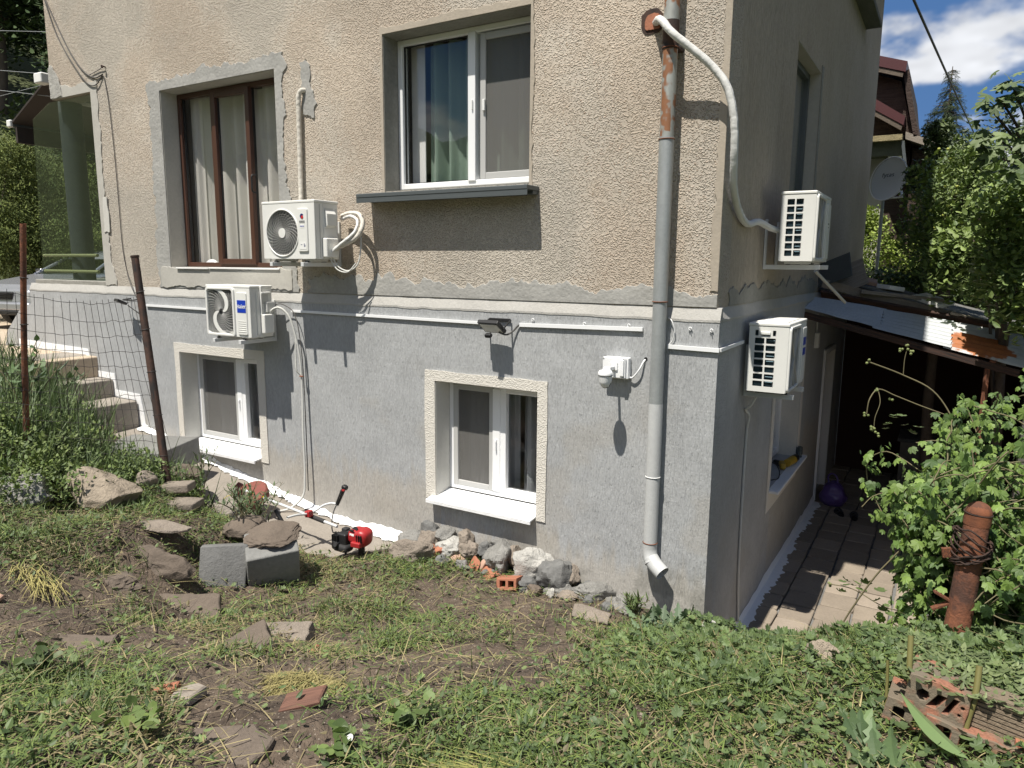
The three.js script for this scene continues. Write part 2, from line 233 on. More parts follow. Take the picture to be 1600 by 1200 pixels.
function gridMesh(name, x0, x1, z0, z1, nx, nz, fn, mat, uvk = 1, parent) {
  const g = new THREE.BufferGeometry(), p = [], u = [], id = [];
  for (let j = 0; j <= nz; j++) for (let i = 0; i <= nx; i++) { const q = fn(mix(x0, x1, i / nx), mix(z0, z1, j / nz)); p.push(q[0], q[1], q[2]); u.push(q[0] * uvk, q[2] * uvk); }
  for (let j = 0; j < nz; j++) for (let i = 0; i < nx; i++) { const a = j * (nx + 1) + i, b = a + 1, c = a + nx + 1, d = c + 1; id.push(a, c, b, b, c, d); }
  g.setAttribute('position', new THREE.Float32BufferAttribute(p, 3)); g.setAttribute('uv', new THREE.Float32BufferAttribute(u, 2)); g.setIndex(id); g.computeVertexNormals();
  return mesh(name, g, mat, parent);
}
kind(gridMesh('ground', -11, 5, -0.6, 9, 400, 240, (x, z) => [x, terr(x, z), z], M.soil), 'structure');
M.meadow = new THREE.MeshStandardMaterial({ map: grime([0.075, 0.09, 0.035], 0.8, 201, 6), roughness: 1 });
kind(gridMesh('meadow', -260, 260, -260, 260, 40, 40, (x, z) => [x, -0.86, z], M.meadow), 'structure');
kind(gridMesh('hillside', -120, -17, -110, 40, 50, 60, (x, z) => [x, 0.9 + (-17 - x) * 0.62 + 3 * (n2(x * 0.12 + 500, z * 0.12 + 500, 4) - 0.5) * clamp((-17 - x) / 8), z], M.meadow), 'structure');
kind(gridMesh('wooded_ridge', -170, 170, 26, 190, 60, 30, (x, z) => [x, mix(-0.8, 21 + 13 * (n2(x * 0.035 + 300, z * 0.03 + 300, 2) - 0.5), sm(26, 105, z)) + 3 * (n2(x * 0.4 + 300, z * 0.4 + 300, 3) - 0.5) * sm(26, 50, z), z], M.meadow), 'structure');
kind(mesh('yard', [wuv(b2(-34, -7.72, 0.9, 1.385, -14, 1.02, 0.02))], M.sand), 'structure');
{ // concrete strip beside the house, with broken outer edge
  const p = kind(gridMesh('path', -6.9, -2.68, 0, 1, 130, 16, (x, t) => { const e = pathEdge(x) + 0.02; return [x, pathY(x) + (t > 0.96 ? -0.1 : 0) + 0.02 * (n2(x * 6 + 40, t * 5 + 40, 7) - 0.5) + 0.008 * (n2(x * 30 + 40, t * 24 + 40, 7) - 0.5), 0.004 + t * e]; }, M.concrete), 'structure');
}
{ // alley paving: slabs laid in rows along the house
  const a = kind(group('alley'), 'structure');
  mesh('bedding', [wuv(b2(0.004, 3.4, -0.8, -0.6, -9, 1.6, 0))], M.concreteDark, a);
  const gs = [0, 1, 2, 3].map(k => { rnd = mulberry(40 + k); const w = 0.283, d = 0.305, pts = roundRect(-w / 2, w / 2, -d / 2, d / 2, 0.012 + 0.01 * k, 2).map(q => [q[0] + R(-.006, .006), q[1] + R(-.006, .006)]); const g = ext(pts, 0.05, { bevel: 0.006 }); g.rotateX(-Math.PI / 2); return wuv(g); });
  for (let i = 0; i < 9; i++) for (let j = 0; j < 26; j++) {
    const x = 0.245 - 0.145 + i * 0.297 + 0.012 * (hash(i, j, 2) - .5), z = -7.2 + j * 0.319 + (i % 2) * 0.13 + 0.02 * (hash(i, j, 3) - .5);
    if (z > alleyEdge(x) + 0.2) continue;
    const m = mesh('paving_slab', gs[Math.floor(hash(i, j, 4) * 4)], M.pave[Math.floor(hash(i, j, 5) * 3)], a);
    m.position.set(x, -0.622 + 0.012 * (hash(i, j, 6) - .5), z); m.rotation.set(0.02 * (hash(i, j, 7) - .5), Math.PI * Math.floor(hash(i, j, 8) * 2) + 0.03 * (hash(i, j, 9) - .5), 0.02 * (hash(i, j, 10) - .5));
  }
}

// ---------------------------------------------------------------- the house
const UZ = -0.03;
function ragged(pts, amp, step = 0.025, s = 1, keep = () => false) { const o = []; for (let i = 0; i < pts.length; i++) { const a = pts[i], b = pts[(i + 1) % pts.length], L = Math.hypot(b[0] - a[0], b[1] - a[1]), n = Math.max(1, Math.round(L / step)), nx = (b[1] - a[1]) / L, ny = -(b[0] - a[0]) / L; for (let k = 0; k < n; k++) { const t = k / n, x = mix(a[0], b[0], t), y = mix(a[1], b[1], t), q = keep(x, y) ? 0 : amp * (1.5 * (n2(x * 5 + 80, y * 5 + 80, s) - .5) + 0.9 * (n2(x * 19 + 80, y * 19 + 80, s + 1) - .5) + 0.5 * (n2(x * 60 + 80, y * 60 + 80, s + 2) - .5)); o.push([x + nx * q, y + ny * q]); } } return o; }
const sideTurn = (g, X) => { g.rotateY(Math.PI / 2); return g.translate(X, 0, 0); };     // shape (s, y) -> wall at x, s metres behind the corner
const house = thing('house', 'two storey house with beige roughcast above a grey plastered basement', 'house');
const FR = [-6.13, -4.34, 2.5, 4.37], UW = [-3.0, -1.54, 3.18, 4.48], W1 = [-6.04, -4.75, .5, 1.56], W2 = [-2.45, -1.42, .49, 1.55], SW = [2.26, 3.58, 3.15, 4.58], SL = [2.1, 3.55, .42, 1.62], SD = [5.15, 6.1, -.58, 1.5];
mesh('wall', ext([[UZ, 2.2], [UZ, 7.42], [-8.28, 7.42], [-8.28, 4.5], [-7.43, 4.5], [-7.43, 2.2]], 0.27, { holes: [rect(...FR), rect(...UW)] }).translate(0, 0, UZ - .27), M.dash, house);
mesh('side_wall', sideTurn(ext(rect(.3, 9.25, 2.2, 7.42), .27, { holes: [rect(...SW)] }), UZ - .27), M.dashSide, house);
mesh('plinth_wall', ext([[0, -.7], [0, 2.18], [-9.2, 2.18], [-9.2, 2.0], [-9.55, 1.88], [-9.9, 1.6], [-10.1, 1.2], [-10.1, .9], [-8, .9], [-8, -.7]], .3, { holes: [rect(...W1), rect(...W2)] }).translate(0, 0, -.3), M.plinth, house);
mesh('plinth_side_wall', sideTurn(ext(rect(.3, 9.25, -.7, 2.18), .3, { holes: [rect(...SL), rect(...SD)] }), -.3), M.plinth, house);
{
  const prof = [[-.06, 2.172], [.004, 2.172], [.004, 2.188], [-.028, 2.268], [-.06, 2.268]];
  const wob = g => { const p = g.attributes.position; for (let i = 0; i < p.count; i++) { const k = 0.012 * (n2(p.getX(i) * 9 + 99, p.getZ(i) * 9 + 99, 4) - .5); p.setY(i, p.getY(i) + k); } g.computeVertexNormals(); return g; };
  const cor = (len, n) => { const s = shape(prof), g = new THREE.ExtrudeGeometry(s, { depth: len, steps: n, bevelEnabled: false }); return g; };
  mesh('cornice', [wuv(wob(cor(9.2, 160).rotateY(-Math.PI / 2).translate(.004, 0, 0)))], M.cornice, house);
  const g = cor(9.2, 160); g.applyMatrix4(new THREE.Matrix4().set(1, 0, 0, 0, 0, 1, 0, 0, 0, 0, -1, -.05, 0, 0, 0, 1)); const idx = strip(g); // mirrored for the side
  for (let i = 0; i < idx.attributes.position.count; i += 3) for (const k of ['position', 'normal', 'uv']) { const a = idx.attributes[k], s = a.itemSize; for (let c = 0; c < s; c++) { const t = a.array[(i + 1) * s + c]; a.array[(i + 1) * s + c] = a.array[(i + 2) * s + c]; a.array[(i + 2) * s + c] = t; } }
  mesh('cornice', [wuv(wob(idx))], M.cornice, house);
}
// repair mortar: ragged skins proud of the roughcast
const patch = (name, pts, z, mat, o = {}) => mesh(name, wuv(ext(pts, o.t || 0.008, { holes: o.holes || [], bevel: 0.002 }).translate(0, 0, z)), mat, house);
patch('mortar_patch', ragged([[-6.36, 2.272], [-4.12, 2.272], [-4.16, 3.1], [-4.235, 3.3], [-4.22, 4.5], [-5.9, 4.5], [-6.34, 4.46]], 0.055, .02, 3, (x, y) => y < 2.3), UZ + .001, M.cement, { holes: [rect(FR[0], FR[1], FR[2], FR[3])] });
patch('mortar_patch', ragged([[-6.3, 2.29], [-4.2, 2.29], [-4.2, 2.494], [-6.3, 2.494]], 0.03, .03, 5), UZ + .0105, M.render);
patch('mortar_patch', ragged([[-3.97, 3.92], [-3.84, 3.88], [-3.8, 4.0], [-3.86, 4.2], [-3.86, 4.34], [-3.92, 4.42], [-4.0, 4.38], [-3.98, 4.2]], 0.03, .02, 9), UZ + .002, M.cement);
patch('mortar_strip', ragged([[-4.0, 2.272], [UZ - .002, 2.272], [UZ - .002, 2.36], [-.6, 2.38], [-1.7, 2.42], [-3.0, 2.43], [-4.0, 2.4]], 0.07, .02, 12, (x, y) => y < 2.3 || x > -.05), UZ + .001, M.cement);
patch('mortar_strip', ragged([[-8.26, 4.502], [-7.432, 4.502], [-7.432, 2.272], [-7.2, 2.272], [-7.3, 2.6], [-7.3, 4.6], [-8.1, 4.62], [-8.26, 4.9]], 0.03, .03, 15, (x, y) => x < -7.42 && y < 4.505), UZ + .001, M.render);
patch('mortar_patch', ragged([[-8.275, 4.51], [-8.0, 4.51], [-8.06, 4.7], [-8.2, 4.88], [-8.275, 4.86]], 0.02, .03, 16), UZ + .0105, M.rockPale);
patch('mortar_patch', ragged([[-7.36, 2.9], [-7.24, 2.9], [-7.25, 3.3], [-7.34, 3.3]], 0.02, .03, 18), UZ + .0105, M.reveal);
patch('corner_strip', ragged([[-.085, 2.38], [UZ - .001, 2.38], [UZ - .001, 7.4], [-.08, 7.4]], .022, .03, 51, x => x > -.05), UZ + .0005, M.smoothDash, { t: .006 });
patch('window_border', ragged([[UW[0] - .035, UW[2] - .04], [UW[0], UW[2] - .04], [UW[0], UW[3]], [UW[1], UW[3]], [UW[1], UW[2] - .04], [UW[1] + .03, UW[2] - .04], [UW[1] + .03, UW[3] + .05], [UW[0] - .035, UW[3] + .05]], .022, .03, 53, (x, y) => x > UW[0] - .003 && x < UW[1] + .003 && y < UW[3] + .003), UZ + .0005, M.smoothDash, { t: .006 });
mesh('mortar_strip', wuv(sideTurn(ext(ragged([[.32, 2.272], [9, 2.272], [9, 2.4], [3, 2.42], [.32, 2.37]], 0.07, .03, 19, (x, y) => y < 2.3), .008), UZ + .001)), M.cementDark, house);
// window surrounds of white textured plaster
const ring = (o, i, bot) => [[o[0], i[0], bot, i[3]], [i[1], o[1], bot, i[3]], [o[0], o[1], i[3], o[3]]].map((r, k) => ext(ragged(rect(...r), 0.006, .05, 21, (x, y) => Math.abs(y - i[3]) < .003 || Math.abs(x - i[0]) < .003 || Math.abs(x - i[1]) < .003), .009).translate(0, 0, .002));
mesh('window_surround', ring([-6.13, -4.64, .5, 1.66], W1, .47).map(g => wuv(g)), M.surround, house);
mesh('window_surround', ring([-2.56, -1.33, .48, 1.64], W2, .47).map(g => wuv(g)), M.surround, house);
mesh('window_surround', [rect(1.98, SL[0], .2, SL[3]), rect(SL[1], 3.66, .3, SL[3]), rect(1.98, 3.66, SL[3], 1.75), rect(SL[0], SL[1], .2, .38)].map(r => wuv(sideTurn(ext(r, .009), .002))), M.surround, house);
const liner = (name, x0, x1, y0, y1, za, zb, mat, bottom = true) => mesh(name, [b2(x0 + .0005, x0 + .005, y0, y1, zb, za, 0), b2(x1 - .005, x1 - .0005, y0, y1, zb, za, 0), b2(x0 + .005, x1 - .005, y1 - .005, y1 - .0005, zb, za, 0), ...(bottom ? [b2(x0 + .005, x1 - .005, y0 + .0005, y0 + .005, zb, za, 0)] : [])].map(g => wuv(g)), mat, house);
liner('reveal', ...FR, UZ - .001, -.27, M.render); liner('reveal', ...UW, UZ - .001, -.27, M.cementDark); liner('reveal', ...W1, -.001, -.29, M.reveal); liner('reveal', ...W2, -.001, -.29, M.reveal);
// shell: rooms behind the glass, floors, roof
mesh('interior_wall', [b2(-7.43, -7.25, -.6, 7.3, -9, -.302, 0), b2(-7.24, -.31, 2.24, 2.36, -8.9, -.302, 0), b2(-7.24, -.31, 5.0, 5.1, -8.9, -.302, 0), b2(-7.24, -.31, -.7, -.55, -8.9, -.302, 0), b2(-7.24, -.31, -.54, 2.23, -3.3, -3.2, 0), b2(-7.24, -.31, 2.37, 4.99, -3.3, -3.2, 0), b2(-3.7, -3.6, 2.37, 4.99, -3.19, -.302, 0), b2(-3.9, -3.8, -.54, 2.23, -3.19, -.302, 0), b2(-1.0, -.9, -.54, 2.23, -3.19, -.302, 0), b2(-1.2, -1.1, 2.37, 4.99, -3.19, -.302, 0)], M.room, house);
mesh('back_wall', [wuv(b2(-8.28, -.31, -.7, 7.42, -9.25, -9.02, 0)), wuv(b2(-8.28, -8.05, 4.5, 7.42, -9, -.302, 0)), wuv(b2(-8.28, -7.44, 4.52, 4.66, -9, -.302, 0))], M.render, house);
{
  const g = new THREE.BufferGeometry(), a = [-8.95, 7.56, .6], b = [.8, 7.56, .6], c = [.8, 7.56, -9.9], d = [-8.95, 7.56, -9.9], e = [-4.1, 9.9, -3.6], f = [-4.1, 9.9, -5.7];
  g.setAttribute('position', new THREE.Float32BufferAttribute([a, b, e, b, c, f, b, f, e, c, d, f, d, a, e, d, e, f].flat(), 3)); g.computeVertexNormals();
  const r = mesh('roof', [strip(g)], M.woodBrown, house); mesh('eave', [b2(-8.95, .8, 7.424, 7.55, -9.9, .6, .01)], M.woodBrown, r);
}
mesh('upper_sill', [bx(.06, 5.97, -6.1, .22, .07, 2.0, .01)], M.concreteDark, house);
// window builder: frame, sashes, glass, curtain
function curtain(x0, x1, y0, y1, z, folds, amp, mat, parent, seed = 1) { const n = 90; const g = new THREE.PlaneGeometry(x1 - x0, y1 - y0, n, 8), p = g.attributes.position; for (let i = 0; i < p.count; i++) { const x = p.getX(i), t = x / (x1 - x0), yy = p.getY(i) / (y1 - y0); p.setZ(i, amp * (Math.sin(t * folds * 6.28 + 2.2 * n2(t * 5 + seed * 9, 4, 2)) * (0.5 + n2(t * 6 + seed * 7, 2, 3)) + .25 * Math.sin(t * folds * 15 + yy * 1.3))); } g.computeVertexNormals(); return mesh('curtain', g.translate((x0 + x1) / 2, (y0 + y1) / 2, z), mat, parent); }
const barFrame = (x0, x1, y0, y1, w, z0, z1, r = .006) => [b2(x0, x0 + w, y0, y1, z0, z1, r), b2(x1 - w, x1, y0, y1, z0, z1, r), b2(x0 + w - .001, x1 - w + .001, y1 - w, y1 - .0007, z0 + .0005, z1 - .0007, r), b2(x0 + w - .001, x1 - w + .001, y0 + .0007, y0 + w, z0 + .0005, z1 - .0007, r)];
{ // tall brown door window
  const w = group('door_window', house), [x0, x1, y0, y1] = [FR[0] + .006, FR[1] - .006, FR[2] + .006, FR[3] - .006], z = -.22;
  mesh('frame', [...barFrame(x0, x1, y0, y1, .05, z - .07, z), b2(-5.57, -5.52, y0 + .05, y1 - .05, z - .07, z - .001), b2(-5.0, -4.95, y0 + .05, y1 - .05, z - .07, z - .001)], M.brown, w);
  mesh('sash', [...barFrame(-5.53, -4.94, y0 + .03, y1 - .04, .06, z - .03, z + .02)], M.brown, w);
  for (const [a, b, q] of [[x0 + .05, -5.57, 0], [-5.47, -5.0, .02], [-4.95, x1 - .05, 0]]) mesh('pane', b2(a - .005, b + .005, y0 + .045, y1 - .045, z - .045 + q, z - .041 + q, 0), M.glass, w);
  mesh('gasket', [b2(-5.475, -5.46, y0 + .09, y1 - .1, z - .035, z - .016, 0), b2(x0 + .048, x0 + .06, y0 + .05, y1 - .05, z - .06, z - .03, 0), b2(-4.952, -4.94, y0 + .05, y1 - .05, z - .06, z - .03, 0)], M.black, w);
  mesh('handle', [tube([[-4.9, 3.45, z + .004], [-4.9, 3.44, z + .05], [-4.9, 3.36, z + .055], [-4.9, 3.28, z + .05], [-4.9, 3.27, z + .004]], .009, 20, 6)], M.black, w);
  curtain(x0 + .03, x0 + .2, y0, y1, -.36, 1.2, .02, M.curtain, w, 2); curtain(-6.1, -4.3, y0, y1, -.43, 7, .05, M.curtain, w, 5);
  mesh('sill_strip', [b2(-6.0, -5.45, 2.482, 2.499, -.12, .012, .004), b2(-5.446, FR[1] - .02, 2.486, 2.503, -.12, .006, .004)], M.pvcDull, w);
  mesh('plastic_bag', new THREE.SphereGeometry(.09, 10, 6, 0, 6.3, 0, 1.6).scale(1.2, .8, .5).translate(-5.8, 2.52, -.31), M.pvc, w);
}
{ // upper white sliding window
  const w = group('window', house), [x0, x1, y0, y1] = [UW[0] + .006, UW[1] - .006, UW[2] + .03, UW[3] - .006], z = -.215;
  mesh('frame', [...barFrame(x0, x1, y0, y1, .05, z - .08, z, .008), b2(-2.24, -2.165, y0 + .04, y1 - .04, z - .07, z + .012, .006)], M.pvc, w);
  mesh('pane', b2(x0 + .04, -2.2, y0 + .04, y1 - .04, z - .05, z - .046, 0), M.glass, w);
  mesh('pane', b2(-2.2, x1 - .04, y0 + .04, y1 - .04, z - .062, z - .058, 0), M.glass, w);
  mesh('gasket', barFrame(x0 + .049, -2.239, y0 + .049, y1 - .049, .01, z - .046, z - .03, 0), M.black, w);
  const s = mesh('screen_frame', barFrame(-2.13, x1 - .035, y0 + .05, y1 - .06, .055, z - .03, z - .008), M.screenFrame, w);
  mesh('insect_screen', b2(-2.08, x1 - .08, y0 + .1, y1 - .11, z - .022, z - .021, 0), M.screen, w);
  mesh('handle', [bx(-2.085, 3.85, z + .004, .025, .09, .02)], M.pvcDull, w); mesh('latch', [bx(-2.19, 3.86, z + .02, .012, .08, .012)], M.pvcDull, w);
  curtain(x0 + .16, x1 - .02, y0 + .02, y1, -.45, 7, .055, M.curtainGreen, w, 3);
  mesh('inner_reveal', [b2(x0 + .0, x0 + .15, y0, y1, -.42, -.41, 0)], M.pvcDull, w);
}
mesh('metal_sill', [bx(-2.31, 3.135, .03, 1.72, .035, .27, .006), bx(-2.31, 3.105, -.025, 1.7, .03, .16, .006), bx(-2.31, 3.1, .158, 1.72, .05, .006, .002)], M.zincDark, house);
function basementWindow(B, mull, left) {
  const w = group('basement_window', house), [x0, x1, y0, y1] = [B[0] + .006, B[1] - .006, B[2] + .04, B[3] - .006], z = -.2;
  mesh('frame', [...barFrame(x0, x1, y0, y1, .055, z - .08, z, .008), b2(mull - .04, mull + .04, y0 + .05, y1 - .05, z - .06, z + .014, .008)], M.pvc, w);
  mesh('sash', barFrame(mull + .035, x1 - .02, y0 + .025, y1 - .02, .06, z - .05, z + .008, .008), M.pvc, w);
  mesh('pane', b2(x0 + .05, mull - .035, y0 + .05, y1 - .05, z - .06, z - .056, 0), M.glass, w); mesh('pane', b2(mull + .09, x1 - .075, y0 + .08, y1 - .075, z - .04, z - .036, 0), M.glass, w);
  mesh('screen_frame', barFrame(x0 + .045, mull - .03, y0 + .04, y1 - .04, .05, z - .02, z + .005), M.screenFrame, w);
  mesh('insect_screen', b2(x0 + .09, mull - .075, y0 + .085, y1 - .085, z - .013, z - .012, 0), M.screen, w);
  mesh('handle', [bx(mull, (y0 + y1) / 2, z + .02, .018, .03, .014), bx(mull + .003, (y0 + y1) / 2 - .04, z + .03, .012, .09, .01)], M.pvc, w);
  curtain(x0 + .05, mull + .1, y0, y1, -.42, 5, .03, M.curtainGrey, w, left + 1); curtain(mull + .16, x1, y0, y1, -.40, 3, .04, M.curtainGrey, w, left + 4);
  mesh('sill', [ext([[-.195, .035], [.10, .0], [.10, -.03], [.09, -.036], [.085, -.01], [-.195, .01]], x1 - x0 + .05).rotateY(-Math.PI / 2).translate(x1 + .0, B[2] - .0, 0)], M.paint, w);
}
basementWindow(W1, -5.3, 0); basementWindow(W2, -1.935, 10);
{ // side windows
  let w = group('side_window', house);
  mesh('reveal', [b2(-.22, UZ - .001, SW[2], SW[3], -SW[0] - .005, -SW[0] - .0005, 0), b2(-.22, UZ - .001, SW[2], SW[3], -SW[1] + .0005, -SW[1] + .005, 0), b2(-.22, UZ - .001, SW[3] - .005, SW[3] - .0005, -SW[1] + .005, -SW[0] - .005, 0)].map(g => wuv(g)), M.render, w);
  mesh('frame', barFrame(-SW[1] + .006, -SW[0] - .006, SW[2], SW[3] - .006, .06, -.2, -.14).map(g => g.applyMatrix4(new THREE.Matrix4().set(0, 0, 1, 0, 0, 1, 0, 0, -1, 0, 0, -SW[0] - SW[1], 0, 0, 0, 1))), M.zincDark, w);
  mesh('pane', b2(-.18, -.176, SW[2] + .05, SW[3] - .05, -SW[1] + .05, -SW[0] - .05, 0), M.glass, w);
  mesh('shutter', [0, 1, 2, 3, 4, 5, 6].map(k => b2(-.21, -.19, SW[2] + .06, SW[3] - .06, -SW[1] + .06 + k * .17, -SW[1] + .22 + k * .17, .005)), M.zincDark, w);
  mesh('mortar_edge', wuv(sideTurn(ext(ragged(rect(3.582, 3.68, 3.15, 4.66), .04, .03, 31, x => x < 3.585), .008), UZ + .001)), M.cementDark, w);
  w = group('side_basement_window', house);
  mesh('reveal', [b2(-.25, -.001, SL[2], SL[3], -SL[0] - .005, -SL[0] - .0005, 0), b2(-.25, -.001, SL[2], SL[3], -SL[1] + .0005, -SL[1] + .005, 0), b2(-.25, -.001, SL[3] - .005, SL[3] - .0005, -SL[1] + .005, -SL[0] - .005, 0)].map(g => wuv(g)), M.reveal, w);
  mesh('frame', [b2(-.25, -.19, SL[2] + .03, SL[3], -SL[1] + .006, -SL[1] + .07), b2(-.25, -.19, SL[2] + .03, SL[3], -SL[0] - .07, -SL[0] - .006), b2(-.25, -.191, SL[2] + .03, SL[2] + .09, -SL[1] + .07, -SL[0] - .07), b2(-.25, -.191, SL[3] - .07, SL[3] - .006, -SL[1] + .07, -SL[0] - .07)], M.pvc, w);
  mesh('pane', b2(-.22, -.216, SL[2] + .08, SL[3] - .06, -SL[1] + .06, -SL[0] - .06, 0), M.glass, w);
  mesh('sill', [b2(-.19, .1, .385, .412, -3.7, -2.06, .005)], M.paint, w);
  w = group('side_door', house);
  mesh('frame', [b2(-.2, .03, -.57, 1.48, -5.22, -5.155, .004), b2(-.2, .03, -.57, 1.48, -6.09, -6.03, .004), b2(-.2, .029, 1.42, 1.49, -6.03, -5.22, .004)], M.pvcDull, w);
  mesh('panel', [b2(-.16, -.11, -.57, 1.42, -6.03, -5.22, .004)], M.woodBrown, w);
}
{ // white painted fillets where walls meet the ground
  const pos = [], q = (a, b, c, d) => pos.push(...a, ...b, ...c, ...a, ...c, ...d), N = 150, row = i => { const x = mix(-6.85, -2.72, i / N), y = pathY(x) + .012, k = n2(x * 7 + 30, 2, 3), l = n2(x * 31 + 30, 2, 4), f = sm(-2.72, -2.9, x) * .7 + .3; return [[x, y + .03 + .03 * (k - .5) + .02 * l + (x > -3.4 ? .06 * n2(x * 9 + 30, 5, 5) : 0), .003], [x, y + .012, .025], [x, y + .004, (.065 + .05 * (k - .5) + .05 * (l - .5)) * f + .02]]; };
  for (let i = 0; i < N; i++) { const a = row(i), b = row(i + 1); for (let k = 0; k < 2; k++) q(a[k], a[k + 1], b[k + 1], b[k]); }
  const side = i => { const z = mix(-.6, -5.1, i / N), k = n2(z * 6 + 60, 2, 3), l = n2(z * 29 + 60, 2, 4); return [[.003, -.5 + .04 * (k - .5), z], [.03, -.55, z], [.11 + .06 * (k - .5) + .05 * (l - .5), -.566, z]]; };
  for (let i = 0; i < N; i++) { const a = side(i), b = side(i + 1); for (let k = 0; k < 2; k++) q(a[k], b[k], b[k + 1], a[k + 1]); }
  const g = new THREE.BufferGeometry(); g.setAttribute('position', new THREE.Float32BufferAttribute(pos, 3)); g.computeVertexNormals();
  mesh('painted_edge', wuv(g), M.paint, house);
  // zigzag beside the steps, on the wall
  mesh('painted_line', wuv(ext([[-6.86, .56], [-6.78, .56], [-6.8, .72], [-6.86, .99], [-7.34, 1.0], [-7.36, 1.2], [-7.84, 1.21], [-7.9, 1.47], [-9.6, 1.5], [-9.6, 1.39], [-7.96, 1.39], [-7.96, 1.13], [-7.44, 1.13], [-7.44, .91], [-6.94, .91], [-6.94, .56]], .006).translate(0, 0, .002)), M.paint, house);
}
{ // glazed porch at the far corner
  const p = group('porch', house);
  mesh('floor_slab', [wuv(b2(-9.1, -7.44, 2.2, 2.32, -5, UZ - .002, .01))], M.cementDark, p);
  mesh('column', wuv(cyl(.13, .13, 2.2, 24).translate(-8.3, 3.41, -.25)), M.columnGrey, p);
  mesh('glass_screen', ext([[-8.95, 2.325], [-7.445, 2.325], [-7.445, 4.49], [-8.42, 4.49], [-8.84, 4.33]], .008).translate(0, 0, -.07), M.glassTint, p);
  for (const y of [2.63, 2.43]) mesh('rail', [rod(V(-8.95, y, -.1), V(-7.7, y, -.1), .02, .02, 8)], S(0.42, 0.40, 0.20, .6), p);
  mesh('back_wall', [wuv(b2(-7.44, -7.432, 2.33, 4.5, -5, -.31, 0))], M.cementDark, p);
}
{ // lean-to canopy beyond the far corner
  const c = thing('canopy', 'dark brown lean-to canopy with white gutter ends behind the far house corner', 'canopy');
  const th = .43;
  mesh('roof_sheet', at(bx(-.75, 0, 0, 1.5, .03, 1.3, .004), -8.46, 5.03, -.92, 0, 0, th), M.canopy, c);
  mesh('gutter', [rod(V(-9.84, 4.39, -.28), V(-9.84, 4.39, -1.6), .04, .04, 10)], M.zincDark, c);
  mesh('gutter_end', [at(bx(0, 0, 0, .1, .1, .05, .02), -9.84, 4.4, -.26)], M.white, c); mesh('gutter_end', [at(bx(0, 0, 0, .18, .13, .14, .02), -8.86, 4.86, -.24)], M.white, c);
  mesh('fascia_board', [b2(-11.5, -8.6, 4.0, 5.2, -2.6, -2.5, 0), b2(-9.8, -9.75, 4.15, 4.36, -1.6, -.3, .005)], M.canopy, c);
}
{ // concrete steps up to the yard
  const s = thing('concrete_steps', 'worn concrete steps climbing beside the basement wall behind the wire fence', 'steps');
  const blk = (x0, x1, y0, y1, z1, sd) => { const g = wuv(new RoundedBoxGeometry(x1 - x0, y1 - y0, z1 - .02, 3, .015)); const p = g.attributes.position; for (let i = 0; i < p.count; i++) { const k = .02 * (n2(p.getX(i) * 9 + sd, p.getZ(i) * 9 + sd, 3) - .5); p.setXYZ(i, p.getX(i) + k, p.getY(i) + k * .5, p.getZ(i) + k); } return mesh('step', g.translate((x0 + x1) / 2, (y0 + y1) / 2, (z1 + .02) / 2), M.concrete, s); };
  blk(-7.45, -6.9, .3, .91, .85, 20); blk(-7.95, -7.38, .5, 1.13, .9, 50); blk(-8.5, -7.9, .8, 1.39, .95, 80);
}

// ---------------------------------------------------------------- things fixed to the walls
const fontB = await new FontLoader().loadAsync('fonts/droid/droid_sans_bold.typeface.json');
function text(s, size, depth = .002) { const g = new TextGeometry(s, { font: fontB, size, depth, curveSegments: 4 }); g.computeBoundingBox(); const b = g.boundingBox; return g.translate(-(b.min.x + b.max.x) / 2, -(b.min.y + b.max.y) / 2, 0); }
const circ = (cx, cy, r, n = 40) => Array.from({ length: n }, (_, i) => [cx + r * Math.cos(i / n * 6.28318), cy + r * Math.sin(i / n * 6.28318)]);
const arcTube = (cx, cy, f, z, r, n = 14, rs = 4) => tube(Array.from({ length: n }, (_, i) => { const [x, y] = f(i / (n - 1)); return V(cx + x, cy + y, z); }), r, n * 2, rs);
M.guard = S(.40, .40, .385, .5);
const mLogoNavy = S(0.012, 0.025, 0.13, .4), mLogoRed = S(0.55, 0.02, 0.02, .4), mLogoBlue = S(0.01, 0.045, 0.42, .35), mSpeck = S(.2, .2, .2, .6);
